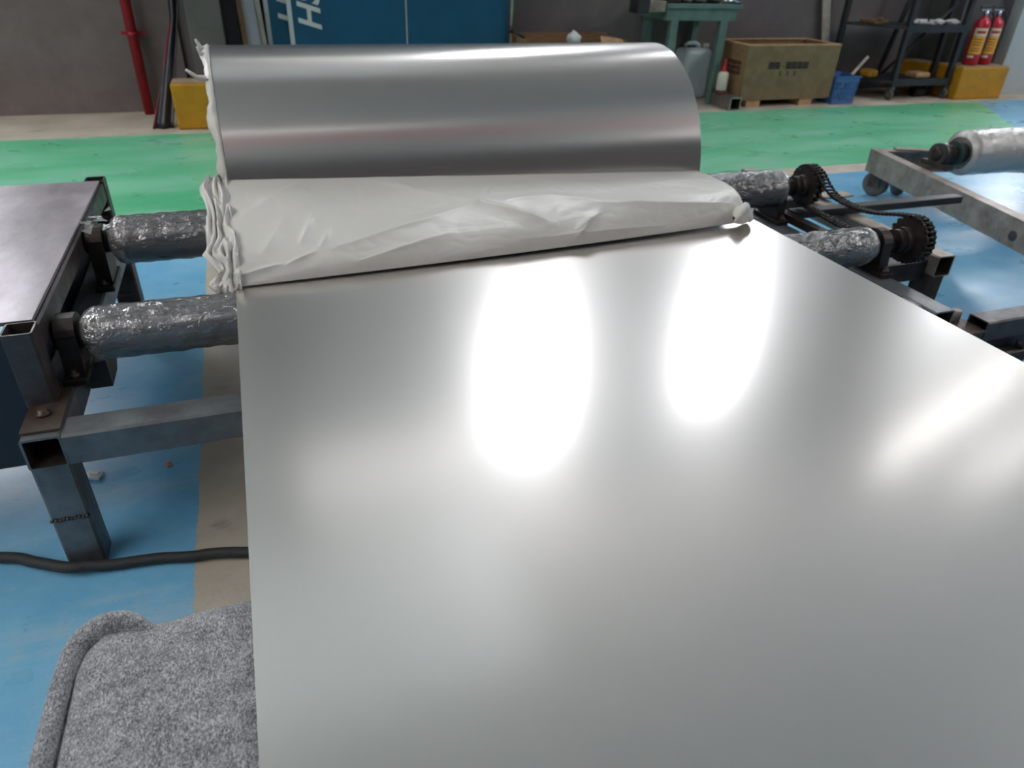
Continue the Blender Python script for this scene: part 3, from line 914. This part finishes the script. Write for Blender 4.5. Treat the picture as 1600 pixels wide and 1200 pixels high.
channel('side_channel', A, A + d*2.1, s, h0, h1, .05, .006, 'steel_tan')
channel('side_channel', A + s*1.1, A + d*2.1 + s*1.1, -s, h0, h1, .05, .006, 'steel_tan')
channel('end_channel', A + s*.007 - d*.0, A + s*1.09, d, h0+.008, h1-.001, .05, .006, 'steel_tan')
channel('end_channel', A + s*.007 + d*1.2, A + s*1.09 + d*1.2, d, h0+.008, h1-.02, .05, .006, 'steel_rust')
# castors
def castor(p, ang):
    bm = bmesh.new(); box(bm, -.04, .04, -.04, .04, h0-.006, h0-.001)
    revolve(bm, [(0, .02), (.012, .02)], (0, 0, h0-.018), (0, 0, 1), 16)
    M = Matrix.Translation(p) @ Matrix.Rotation(ang, 4, 'Z')
    for sx in (-.026, .022): box(bm, sx, sx+.004, -.035, .018, .045, h0-.012)
    bmesh.ops.transform(bm, matrix=M, verts=bm.verts[:])
    o = finish('castor', bm, 'steel_rust', ct)
    bm = bmesh.new()
    revolve(bm, [(-.018, .02), (-.018, .05), (-.012, .06), (.012, .06), (.018, .05), (.018, .02)], (0, -.012, .0605), (1, 0, 0), 28)
    bmesh.ops.transform(bm, matrix=M, verts=bm.verts[:])
    finish('wheel', bm, 'grey_plastic', o)
castor(A + s*.085 - d*.035, R(25)); castor(A + s*.225 - d*.06, R(-20)); castor(A + d*1.9 + s*.06, R(30)); castor(A + d*1.9 + s*1.0, 0); castor(A + d*.06 + s*1.0, R(40))
# slotted bracket on the end channel
bm = bmesh.new()
M = Matrix.Translation(A + s*.20 + d*.03 + Vector((0, 0, h1+.003))) @ Matrix.Rotation(R(-25), 4, 'Z')
box(bm, -.09, .09, -.022, .022, -.003, .004, mat=M); finish('strap', bm, 'steel_tan', ct)
# roller
ra = Vector((2.83, 2.33, .285)); rdir = Vector((1.0, -.03, 0)).normalized()
bm = bmesh.new(); revolve(bm, [(0, .05), (.006, .088), (.02, .092), (1.0, .092), (1.02, .05)], ra + rdir*.10, rdir, 48)
ro = finish('roller', bm, 'roller_dusty', ct)
bm = bmesh.new(); cyl(bm, ra - rdir*.03, ra + rdir*.12, .034, 20); finish('shaft', bm, 'grease_black', ro)
bm = bmesh.new()
def fn(u, v):
    a = 2*math.pi*u; e = v*1.0
    rr = .095*(1 if e > .02 else (.72+.28*e/.02)) + .0025*noise.noise(Vector((v*40, math.cos(a)*3, math.sin(a)*3)))
    _, uu, vv = frame(rdir)
    return ra + rdir*(.075+1.0*v) + (uu*math.cos(a)+vv*math.sin(a))*rr
grid(bm, fn, 56, 90, closed_u=True); finish('plastic_wrap', bm, 'wrap_milky', ro)
bm = bmesh.new(); revolve(bm, [(0, .05), (.02, .05), (.024, .043), (.05, .04)], ra + rdir*.045, rdir, 28); lab(finish('roller_end_cap', bm, 'teal_cap', ro), 'dark teal roller end')
bm = bmesh.new()
revolve(bm, [(0, .046), (.035, .046)], ra - rdir*.045, rdir, 28)
box(bm, ra.x-.045, ra.x-.008, ra.y-.07, ra.y+.07, h1, h1+.02)
bo = finish('bearing', bm, 'steel_dark', ct)
bm = bmesh.new(); revolve(bm, [(0, .016), (.004, .028), (.010, .03)], ra - rdir*.053, rdir, 20); finish('bearing_cap', bm, 'grease_black', bo)
bm = bmesh.new(); cyl(bm, A + d*1.02 - s*.004 + Vector((0, 0, .172)), A + d*1.02 + s*.02 + Vector((0, 0, .172)), .018, 16)
finish('plug', bm, 'steel_dark', ct)

# ------------------------------------------------------------------ cable and scraps on the floor
pts = [(-1.6, 1.33, .012), (-1.1, 1.27, .012), (-.8, 1.25, .012), (-.549, 1.182, .012), (-.482, 1.146, .014), (-.425, 1.110, .019), (-.39, 1.106, .016), (-.353, 1.101, .012), (-.275, 1.093, .012), (-.22, 1.08, .012), (-.186, 1.077, .012), (-.15, 1.068, .013), (-.1, 1.055, .013), (0, 1.05, .012), (.4, 1.09, .012)]
P = [Vector(p) for p in pts]; sm_ = []
for i in range(len(P)-1):
    p0, p1, p2, p3 = P[max(i-1, 0)], P[i], P[i+1], P[min(i+2, len(P)-1)]
    for q in range(8):
        t_ = q/8; sm_.append(.5*((2*p1)+(p2-p0)*t_+(2*p0-5*p1+4*p2-p3)*t_*t_+(3*p1-p0-3*p2+p3)*t_**3))
bm = bmesh.new(); tube(bm, sm_, .0105, 12)
tag(finish('power_cable', bm, 'cable'), 'black braided cable running across the floor past the conveyor leg', 'cable')
def chip(loc, sx, sy, sz, rz, mat, label):
    bm = bmesh.new()
    M = Matrix.Translation(loc) @ Matrix.Rotation(rz, 4, 'Z')
    box(bm, -sx, sx, -sy, sy, 0, sz, bev=min(sx, sy, sz)*.25)
    box(bm, -sx*.3, sx*.8, -sy*.4, sy*.3, sz, sz*1.6, bev=sz*.1)
    bmesh.ops.transform(bm, matrix=M, verts=bm.verts[:])
    tag(finish('plastic_scrap', bm, mat), label, 'scrap', 'scraps on the blue floor')
chip((-.422, 1.40, 0), .018, .011, .008, R(-25), 'plastic_chip', 'white plastic scrap on blue floor beside the conveyor leg')
chip((-.275, 1.396, 0), .006, .008, .006, R(30), 'orange_chip', 'tiny terracotta scrap on blue floor near the concrete lane')

# ------------------------------------------------------------------ along the far wall, left to right
# red pipe
t = thing('standpipe', 'red painted pipe standing against the grey plaster wall', 'pipe', (-.583, 5.29, 0))
bm = bmesh.new(); cyl(bm, (-.588, 5.29, 0), (-.573, 5.29, 3.2), .03, 24); finish('pipe', bm, 'red_paint', t)
bm = bmesh.new(); revolve(bm, [(0, .0335), (.022, .0335)], (-.584, 5.29, .455), (0, 0, 1), 24); box(bm, -.65, -.51, 5.32, 5.332, .455, .477); box(bm, -.60, -.56, 5.325, 5.37, .455, .477)
finish('bracket', bm, 'red_paint', t)
# leaning brown-grey board with red edge
def slab(name, mat, label, cat, bl, br, tl, tr, thick, parent=None, group=None):
    """board given by four front corners, thickness away from the viewer"""
    bm = bmesh.new()
    q = [Vector(v) for v in (bl, br, tr, tl)]
    n = (q[1]-q[0]).cross(q[3]-q[0]).normalized()
    if n.y < 0: n = -n
    A_ = [bm.verts.new(v) for v in q]; B_ = [bm.verts.new(v+n*thick) for v in q]
    bm.faces.new(A_); bm.faces.new(B_[::-1])
    for k in range(4): bm.faces.new((A_[k], A_[(k+1) % 4], B_[(k+1) % 4], B_[k]))
    o = finish(name, bm, mat, parent)
    if label: tag(o, label, cat, group)
    return o
t = thing('leaning_board', 'black sheeted board with thin red edge leaning between red pipe and pillar', 'board', (-.48, 4.83, 0))
def tarp(bm):
    def fn(u, v):
        lx = -.536 + .19*min(1, v*1.35) + .035*max(0, v-.74); rx = -.425 + .165*v
        y = 4.83 + .45*v + .012*math.sin(u*9+2*v)
        return (lx + (rx-lx)*u, y, .66*1.15*v)
    vs = grid(bm, fn, 14, 24)
bo_ = make('board_sheet', 'tarp', t, tarp)
sm = bo_.modifiers.new('thick', 'SOLIDIFY'); sm.thickness = .006
bm = bmesh.new(); tube(bm, [(-.5365, 4.826, .004), (-.44, 5.0, .27), (-.350, 5.155, .545)], .004, 8); finish('edge_strip', bm, 'red_paint', t)
# boards leaning between pillar and blue panels
slab('black_board', 'tarp', 'black panel leaning right beside the grey pillar', 'panel', (-.02, 5.05, 0), (.05, 5.05, 0), (-.06, 5.3, 1.6), (.0, 5.3, 1.6), .02, None, 'boards leaning by the pillar')
def bent(name, mat, label, xs, w, y0):
    bm = bmesh.new()
    def mk(dx, dy):
        out = []
        for k in range(13):
            v = k/12; z = 1.7*v
            x = xs[0] + (xs[1]-xs[0])*v + xs[2]*math.sin(math.pi*v)
            out.append(bm.verts.new((x+dx, y0+.22*v+dy, z)))
        return out
    c = [mk(0, 0), mk(w, 0), mk(w, .012), mk(0, .012)]
    for k in range(12):
        for a, b in ((0, 1), (1, 2), (2, 3), (3, 0)):
            bm.faces.new((c[a][k], c[b][k], c[b][k+1], c[a][k+1]))
    bm.faces.new([q[0] for q in c][::-1]); bm.faces.new([q[-1] for q in c])
    tag(finish(name, bm, mat), label, 'board', 'boards leaning by the pillar')
bent('plywood_board', 'brown_edge', 'thin brown edged board leaning between black and white boards', (.058, .01, -.0), .03, 5.045)
bent('white_board', 'board_white', 'pale bluish white board leaning left of the beige board', (.092, .02, -.0), .075, 5.07)
bent('beige_board', 'board_beige', 'beige grey board leaning next to the first blue panel', (.158, .09, -.0), .045, 5.09)

# blue panels with white edges and vertical lettering
def text_mesh(txt, size, shear, offset):
    cu = bpy.data.curves.new('lettering', 'FONT'); cu.body = txt; cu.size = size; cu.shear = shear; cu.offset = offset; cu.extrude = .001
    cu.space_character = 1.0
    ob = bpy.data.objects.new('lettering', cu); COL.objects.link(ob)
    dg = bpy.context.evaluated_depsgraph_get(); dg.update()
    me = bpy.data.meshes.new_from_object(ob.evaluated_get(dg))
    bpy.data.objects.remove(ob); bpy.data.curves.remove(cu)
    return me
def lettering(txt, size, x, y, z, mat, parent, shear=.3, offset=.004, vertical=True, clipx=None):
    me = text_mesh(txt, size, shear, offset)
    if vertical:
        M = Matrix(((0, -1, 0, x), (0, 0, -1, y), (1, 0, 0, z), (0, 0, 0, 1)))
    else:
        M = Matrix(((1, 0, 0, x), (0, 0, -1, y), (0, 1, 0, z), (0, 0, 0, 1)))
    me.transform(M)
    if clipx is not None:
        bm = bmesh.new(); bm.from_mesh(me)
        bmesh.ops.bisect_plane(bm, geom=bm.verts[:]+bm.edges[:]+bm.faces[:], plane_co=(clipx, 0, 0), plane_no=(1, 0, 0), clear_outer=True)
        bm.to_mesh(me); bm.free()
    me.materials.clear(); me.materials.append(MT[mat])
    o = bpy.data.objects.new('lettering', me); COL.objects.link(o)
    o.parent = parent; o.matrix_parent_inverse = Matrix.Translation(-Vector(parent.location))
    return o
PH = 1.7
t = thing('blue_panel', 'narrow visible blue panel with half hidden white lettering and white left edge', 'panel', (.4, 5.24, 0), 'blue panels at the wall')
boxpart('panel_face', 'blue_panel', t, .225, .9, 5.235, 5.255, 0, PH)
boxpart('edge_trim', 'white_trim', t, .200, .226, 5.228, 5.262, 0, PH)
lettering('HST', .20, .420, 5.233, .508, 'letter', t, clipx=.9)
t = thing('blue_panel', 'wide blue panel with vertical white lettering behind the coil', 'panel', (.72, 5.19, 0), 'blue panels at the wall')
boxpart('panel_face', 'blue_panel', t, .362, 1.088, 5.19, 5.21, 0, PH)
boxpart('edge_trim', 'white_trim', t, .336, .363, 5.183, 5.217, 0, PH)
lettering('HST', .195, .535, 5.188, .488, 'letter', t)
t = thing('blue_panel', 'plain blue panel without lettering beside the silver pole', 'panel', (1.45, 5.19, 0), 'blue panels at the wall')
boxpart('panel_face', 'blue_panel', t, 1.096, 1.80, 5.19, 5.21, 0, PH)
boxpart('edge_trim', 'white_trim', t, 1.089, 1.095, 5.187, 5.212, 0, PH)
t = thing('silver_pole', 'thin silver pole standing at the right edge of the blue panels', 'pole', (1.82, 5.16, 0))
bm = bmesh.new(); cyl(bm, (1.82, 5.16, 0), (1.82, 5.16, 1.7), .013, 14); finish('pole', bm, 'steel_bright', t)
bm = bmesh.new(); revolve(bm, [(0, .022), (.04, .022)], (1.82, 5.16, .48), (0, 0, 1), 14); cyl(bm, (1.82, 5.15, .50), (1.90, 5.1, .455), .012, 10); finish('clamp', bm, 'black_paint', t)

# open carton behind the coil
t = thing('low_carton', 'open brown carton with packing peeking over the top of the coil', 'carton', (2.25, 5.1, 0))
for nm, dm in (('side', (1.86, 2.62, 4.96, 4.97, 0, .438)), ('side', (1.86, 2.62, 5.29, 5.30, 0, .47)), ('side', (1.86, 1.87, 4.97, 5.29, 0, .455)), ('side', (2.61, 2.62, 4.97, 5.29, 0, .45))):
    boxpart(nm, 'wood', t, *dm)
slab('flap', 'wood_edge', None, None, (2.42, 4.955, .44), (2.64, 4.955, .425), (2.44, 5.02, .475), (2.60, 5.02, .455), .006, t)
def crumple(bm):
    def fn(u, v):
        a = 2*math.pi*u; r = .05*math.sin(math.pi*v)*(1+.4*noise.noise(Vector((math.cos(a)*2, math.sin(a)*2, v*4))))
        return (2.24+r*math.cos(a)-.02*v, 5.0+r*math.sin(a)*.8, .40+.115*v)
    grid(bm, fn, 22, 14, closed_u=True)
make('packing', 'foam_white', t, crumple)

# green workbench
wb = thing('workbench', 'grey green steel workbench with tools on top against the dark wall', 'workbench', (3.2, 5.1, 0))
bx0, bx1, by0, by1 = 2.90, 3.49, 4.95, 5.38
boxpart('bench_top', 'green_paint', wb, bx0, bx1+.03, by0-.02, by1, .655, .685, bev=.004)
boxpart('apron', 'green_paint', wb, bx0+.01, bx1, by0, by0+.02, .578, .655)
boxpart('apron', 'green_paint', wb, bx0+.01, bx0+.03, by0+.02, by1-.02, .578, .655)
boxpart('apron', 'green_paint', wb, bx1-.02, bx1, by0+.02, by1-.02, .578, .655)
for x, y in ((bx0+.055, by0), (bx1-.12, by0), (bx0+.055, by1-.06), (bx1-.12, by1-.06)):
    boxpart('leg', 'green_paint', wb, x, x+.06, y+.002, y+.05, 0, .655, bev=.004)
t = thing('bench_vice', 'dark cast iron vice at the left end of the green workbench', 'vice', (2.85, 5.0, .685))
boxpart('vice_jaw', 'steel_tan', t, 2.75, 2.90, 4.95, 5.05, .63, .70, bev=.006)
boxpart('vice_body', 'black_paint', t, 2.66, 2.76, 4.93, 5.06, .62, .76, bev=.012)
boxpart('vice_base', 'grease_black', t, 2.90, 3.02, 4.96, 5.08, .685, .74, bev=.008)
rnd = random.Random(8)
names = [('dark drill body lying on the left of the workbench top', 3.07, .04, .05, 'black_paint'), ('dark tool case in the middle of the workbench top', 3.18, .05, .06, 'teal_cap'), ('black toolbox at the right of the workbench top', 3.31, .06, .075, 'black_paint')]
for lb, x, hw, h, mt in names:
    t = thing('power_tool', lb, 'tool', (x, 5.05, .685), 'tools on the workbench')
    bm = bmesh.new(); box(bm, x-hw, x+hw, 5.0, 5.1, .686, .686+h, bev=.012); finish('tool_body', bm, mt, t)
    bm = bmesh.new(); cyl(bm, (x-hw*.5, 4.985, .686+h*.5), (x+hw*.9, 4.97, .71), .014, 12); finish('tool_handle', bm, 'steel_tan', t)
t = thing('chrome_tool', 'bright chrome tool at the right corner of the workbench top', 'tool', (3.45, 5.0, .685), 'tools on the workbench')
bm = bmesh.new(); cyl(bm, (3.38, 4.99, .705), (3.52, 4.97, .698), .014, 14); cyl(bm, (3.43, 4.97, .72), (3.50, 5.05, .70), .016, 14); finish('tool_shaft', bm, 'chrome', t)
bm = bmesh.new(); revolve(bm, [(0, .012), (.01, .024), (.03, .024), (.04, .012)], (3.44, 4.975, .71), (1, -.1, .1), 16); finish('tool_head', bm, 'chrome', t)

# jerrycan
t = thing('jerrycan', 'milky white plastic jerrycan standing under the green workbench', 'jerrycan', (3.40, 5.3, 0))
bm = bmesh.new(); box(bm, 3.27, 3.52, 5.2, 5.38, 0, .36, bev=.035); finish('can_body', bm, 'jerry', t)
bm = bmesh.new()
tube(bm, [(3.30, 5.29, .35), (3.31, 5.29, .385), (3.34, 5.29, .395), (3.40, 5.29, .395), (3.43, 5.29, .38), (3.44, 5.29, .35)], .014, 10); finish('handle', bm, 'jerry', t)
bm = bmesh.new(); revolve(bm, [(0, .028), (.035, .028), (.038, .024)], (3.485, 5.28, .352), (0, 0, 1), 20); finish('cap', bm, 'glue_white', t)
# glue bottle on a small red-brown box
t = tag(boxpart('small_box', 'red_brown', None, 3.385, 3.475, 4.855, 4.944, .0906, .112, bev=.004), 'flat red brown box on the tube offcut under the white bottle', 'box')
t = thing('glue_bottle', 'white squeeze bottle with red nozzle left of the wooden crate', 'bottle', (3.43, 4.90, .112))
bm = bmesh.new(); revolve(bm, [(0, .036), (.005, .04), (.11, .04), (.124, .034), (.131, .018)], (3.43, 4.90, .1125), (0, 0, 1), 24); finish('bottle_body', bm, 'glue_white', t)
bm = bmesh.new(); revolve(bm, [(0, .02), (.012, .02), (.014, .013), (.085, .004)], (3.43, 4.90, .243), (0, 0, 1), 16); finish('nozzle', bm, 'red_plastic', t)
# tube offcut
bm = bmesh.new(); sqtube(bm, (3.44, 4.70, .0455), (3.44, 4.945, .0455), .095, .09, .008)
tag(finish('tube_offcut', bm, 'steel_bright'), 'short square steel tube offcut standing before the glue bottle', 'tube')

# wooden crate
cr = thing('wooden_crate', 'open plywood crate with black stencil marks on two feet', 'crate', (3.95, 5.0, 0))
cx0, cx1, cy0, cy1, cz0, cz1 = 3.533, 4.371, 4.79, 5.20, .05, .428
o = boxpart('front_panel', 'wood_olive', cr, cx0, cx1, cy0, cy0+.018, cz0, cz1, bev=.002)
boxpart('back_panel', 'wood', cr, cx0, cx1, cy1-.018, cy1, cz0, cz1)
boxpart('side_panel', 'wood', cr, cx0, cx0+.018, cy0+.018, cy1-.018, cz0, cz1)
boxpart('side_panel', 'wood', cr, cx1-.018, cx1, cy0+.018, cy1-.018, cz0, cz1)
boxpart('bottom_panel', 'wood', cr, cx0+.018, cx1-.018, cy0+.018, cy1-.018, cz0, cz0+.018)
for dm in ((cx0, cx1, cy0-.001, cy0+.03), (cx0, cx1, cy1-.03, cy1), (cx0, cx0+.03, cy0+.03, cy1-.03), (cx1-.03, cx1, cy0+.03, cy1-.03)):
    boxpart('rim_batten', 'wood_edge', cr, *dm, cz1, cz1+.008)
for x in (3.61, 4.10):
    boxpart('foot', 'wood_edge', cr, x, x+.12, cy0+.01, cy1-.01, 0, cz0)
def glyphs(bm, x0, x1, z0, z1, n, seed, y, gap=None, axis='x'):
    rnd = random.Random(seed)
    w = (x1-x0)/n
    def bar(a0, a1, b0, b1):
        if axis == 'x': box(bm, a0, a1, y, y+.001, b0, b1)
        else: box(bm, y, y+.001, a0, a1, b0, b1)
    for k in range(n):
        if gap is not None and k == gap:
            bar(x0+k*w+w*.4, x0+k*w+w*.55, z0+.3*(z1-z0), z0+.45*(z1-z0)); continue
        a, b = x0+k*w+w*.06, x0+(k+1)*w-w*.06; h = z1-z0
        for j in range(3):
            zz = z0+h*(.06+.34*j); bar(a, b, zz, zz+h*.19)
        for j in range(3):
            xx = a+(b-a)*(.05+.38*j+rnd.uniform(-.03, .03)); bar(xx, xx+(b-a)*.2, z0, z1)
bm = bmesh.new(); glyphs(bm, 3.735, 4.10, .268, .318, 7, 1, cy0-.0015, gap=2); lab(finish('stencil_print', bm, 'stencil', o), 'row of black stencilled characters')
bm = bmesh.new()
for k, x in enumerate((3.845, 3.91, 3.975)):
    box(bm, x, x+.022, cy0-.0015, cy0-.0005, .222, .228); box(bm, x+.008, x+.016, cy0-.0015, cy0-.0005, .222, .252); box(bm, x, x+.02, cy0-.0015, cy0-.0005, .244, .252)
lab(finish('stencil_print', bm, 'stencil', o), 'three small stencilled characters')
bm = bmesh.new(); glyphs(bm, 4.84, 5.02, .22, .32, 3, 5, cx0-.0015, axis='y'); finish('stencil_print', bm, 'stencil_red', cr)
# slat standing behind the crate
t = slab('wooden_pole', 'wood_pale', 'pale wooden slat standing behind the crate against the wall', 'slat', (4.76, 5.33, 0), (4.84, 5.33, 0), (4.41, 5.375, 1.35), (4.49, 5.375, 1.35), .012)

# blue basket
bk = thing('plastic_basket', 'blue slotted plastic basket beside the wooden crate', 'basket', (4.48, 4.86, 0))
def slotted(name, p0, p1, out):
    """upright wall of the basket made of bars with slots, from p0 to p1 at the base"""
    bm = bmesh.new()
    p0 = Vector(p0); p1 = Vector(p1); H = .205
    dv = (p1-p0); L = dv.length; dv.normalize(); nrm = Vector(out)
    fl_ = .06
    def bar(a0, a1, z0_, z1_):
        v = []
        for zz in (z0_, z1_):
            for aa in (a0, a1):
                c = p0 + dv*(L*.5+(aa-L*.5)*(1+fl_*zz/H)) + nrm*.012*zz/H + Vector((0, 0, zz))
                v += [bm.verts.new(c), bm.verts.new(c - nrm*.005)]
        for q in ((0, 2, 6, 4), (1, 5, 7, 3), (0, 1, 3, 2), (4, 6, 7, 5), (0, 4, 5, 1), (2, 3, 7, 6)):
            bm.faces.new([v[k] for k in q])
    bar(0, L, 0, .03); bar(0, L, .095, .108); bar(0, L, .165, H)
    n = 8
    for k in range(n+1):
        a = L*k/n; bar(max(0, a-.007), min(L, a+.007), .03, .165)
    finish(name, bm, 'blue_plastic', bk)
slotted('basket_wall', (4.40, 4.78, 0), (4.61, 4.78, 0), (0, -1, 0)); slotted('basket_wall', (4.40, 4.98, 0), (4.61, 4.98, 0), (0, 1, 0))
slotted('basket_wall', (4.40, 4.78, 0), (4.40, 4.98, 0), (-1, 0, 0)); slotted('basket_wall', (4.61, 4.78, 0), (4.61, 4.98, 0), (1, 0, 0))
boxpart('basket_floor', 'blue_plastic', bk, 4.402, 4.608, 4.782, 4.978, .003, .009)
for y_ in (4.757, 4.988): boxpart('basket_rim', 'blue_plastic', bk, 4.385, 4.625, y_, y_+.015, .199, .208)
bm = bmesh.new(); cyl(bm, (4.44, 4.86, .015), (4.79, 4.93, .325), .012, 8); tag(finish('stick', bm, 'wood_pale'), 'pale wooden stick leaning out of the blue basket', 'stick')

# black rack
rk = thing('wheeled_rack', 'black steel tool rack on castors in front of the right wall', 'rack', (5.2, 5.0, 0))
rx0, rx1, ry0, ry1 = 4.99, 5.635, 4.86, 5.03
for x, y in ((rx0+.06, ry0), (rx1, ry0), (rx0-.22, 5.27), (rx1, ry1)):
    bm = bmesh.new(); box(bm, x-.02, x+.02, y-.02, y+.02, .10, 1.5, bev=.002); finish('upright', bm, 'black_paint', rk)
    bm = bmesh.new(); box(bm, x-.018, x-.014, y-.02, y+.02, .03, .10); box(bm, x+.014, x+.018, y-.02, y+.02, .03, .10); box(bm, x-.02, x+.02, y-.02, y+.02, .095, .10)
    c = finish('castor', bm, 'steel_bright', rk)
    bm = bmesh.new(); revolve(bm, [(-.012, .02), (-.012, .036), (-.008, .04), (.008, .04), (.012, .036), (.012, .02)], (x, y, .0405), (1, 0, 0), 20); finish('wheel', bm, 'grey_plastic', c)
for z in (.13, .53):
    bm = bmesh.new()
    prism(bm, [(rx0-.24, 5.29), (rx0+.04, ry0-.02), (rx1+.02, ry0-.02), (rx1+.02, ry1+.02), (5.45, 5.29)], 'z', z, z+.02)
    box(bm, rx0+.04, rx1+.02, ry0-.024, ry0-.019, z-.02, z+.035)
    finish('shelf', bm, 'black_paint', rk)
bm = bmesh.new(); cyl(bm, (5.20, 5.2, .15), (5.48, 5.2, 1.3), .02, 10); finish('brace', bm, 'black_paint', rk)
bm = bmesh.new(); cyl(bm, (5.15, 5.1, .17), (5.60, 4.95, .72), .012, 10); finish('brace', bm, 'black_paint', rk)
# white crumpled trays on the shelf
for k, (x, lb) in enumerate(((5.24, 'crumpled white scrap at the left of the rack shelf'), (5.40, 'crumpled white scrap in the middle of the rack shelf'), (5.57, 'crumpled white scrap at the right of the rack shelf'))):
    bm = bmesh.new()
    def fn(u, v):
        a = 2*math.pi*u; b = math.pi*v
        r = 1+.9*noise.noise(Vector((math.cos(a)*3.5+k*9, math.sin(a)*3.5, v*7)))
        return (x+.06*r*math.cos(a)*math.sin(b), 4.93+.04*r*math.sin(a)*math.sin(b), .575-.02*math.cos(b)*r)
    grid(bm, fn, 20, 12, closed_u=True)
    tag(finish('white_scrap', bm, 'foam_white'), lb, 'scrap', 'white scraps on the rack shelf')
# things on the rack
bm = bmesh.new(); box(bm, 4.86, 5.0, 5.02, 5.20, .551, .58, bev=.01); box(bm, 4.88, 4.93, 5.0, 5.05, .58, .60, bev=.008); tag(finish('hand_tool', bm, 'brown_edge'), 'brown hand tool on the left of the rack shelf', 'tool')
t = thing('floor_machine', 'black squat machine with yellow hood under the left of the rack', 'machine', (4.86, 5.2, 0))
bm = bmesh.new(); box(bm, 4.68, 4.92, 5.06, 5.34, .02, .16, bev=.03); box(bm, 4.70, 4.90, 5.1, 5.3, 0, .03); finish('machine_body', bm, 'black_paint', t)
bm = bmesh.new(); revolve(bm, [(0, .05), (.03, .085), (.09, .085), (.10, .06)], (4.68, 5.08, .1), (-.1, -1, 0), 24); finish('machine_wheel', bm, 'black_paint', t)
bm = bmesh.new(); box(bm, 4.92, 5.02, 5.0, 5.12, .155, .215, bev=.02); finish('hood', bm, 'yellow', t)
bm = bmesh.new(); box(bm, 4.93, 5.03, 4.99, 5.13, .152, .16, bev=.002); finish('hood_lip', bm, 'black_paint', t)
bm = bmesh.new(); box(bm, 5.36, 5.52, 4.93, 5.06, .151, .195, bev=.016); tag(finish('wooden_block', bm, 'wood_edge'), 'pale brown wooden block on the lower rack shelf', 'block')
t = thing('black_motor', 'black round motor on the floor under the rack', 'motor', (5.48, 4.98, 0))
bm = bmesh.new(); revolve(bm, [(0, .035), (.01, .05), (.10, .05), (.12, .03)], (5.42, 4.98, .0505), (1, 0, 0), 24); finish('motor_body', bm, 'grease_black', t)
bm = bmesh.new(); revolve(bm, [(0, .012), (.05, .012)], (5.54, 4.98, .05), (1, 0, 0), 12); finish('motor_shaft', bm, 'steel_rust', t)

# fire extinguishers
def extinguisher(x, y, lb, tilt):
    t = thing('fire_extinguisher', lb, 'extinguisher', (x, y, .256), 'fire extinguishers on the plinth')
    bm = bmesh.new(); revolve(bm, [(0, .05), (.008, .06), (.30, .06), (.33, .054), (.35, .038), (.362, .02), (.37, .018)], (x, y, .257), (0, 0, 1), 32); b_ = finish('cylinder', bm, 'extinguisher', t)
    def arc(bm, z0, z1, a0, a1, r):
        n = 12
        v = [[bm.verts.new((x+r*math.cos(a0+(a1-a0)*k/n), y+r*math.sin(a0+(a1-a0)*k/n), z)) for k in range(n+1)] for z in (z0, z1)]
        for k in range(n): bm.faces.new((v[0][k], v[0][k+1], v[1][k+1], v[1][k]))
    c = R(235+tilt)
    bm = bmesh.new(); arc(bm, .345, .475, c-R(55), c+R(45), .0608); finish('label', bm, 'label_yellow', b_)
    bm = bmesh.new(); arc(bm, .478, .54, c-R(55), c+R(45), .0608); finish('label', bm, 'label_pale', b_)
    bm = bmesh.new(); arc(bm, .315, .335, c-R(50), c-R(5), .0608); finish('label', bm, 'label_pale', b_)
    bm = bmesh.new()
    for z in (.365, .385, .41, .43, .452): arc(bm, z, z+.008, c-R(40), c+R(25), .0612)
    arc(bm, .50, .52, c-R(35), c+R(30), .0612)
    finish('label_print', bm, 'ink_red', b_)
    bm = bmesh.new(); revolve(bm, [(0, .018), (.03, .018), (.034, .012), (.05, .012)], (x, y, .627), (0, 0, 1), 16); box(bm, x-.07, x+.03, y-.012, y+.012, .665, .677, bev=.003); finish('valve', bm, 'chrome', t)
    bm = bmesh.new(); box(bm, x-.085, x+.02, y-.012, y+.012, .69, .70, bev=.003); finish('handle', bm, 'black_paint', t)
    bm = bmesh.new(); tube(bm, [(x+.02, y, .655), (x+.055, y-.01, .655), (x+.075, y-.02, .62), (x+.074, y-.022, .5), (x+.072, y-.02, .36)], .009, 10); finish('hose', bm, 'black_paint', t)
extinguisher(5.862, 4.89, 'left red fire extinguisher with full yellow label on the plinth', 0)
extinguisher(6.015, 4.90, 'right red fire extinguisher against the pillar on the plinth', 12)
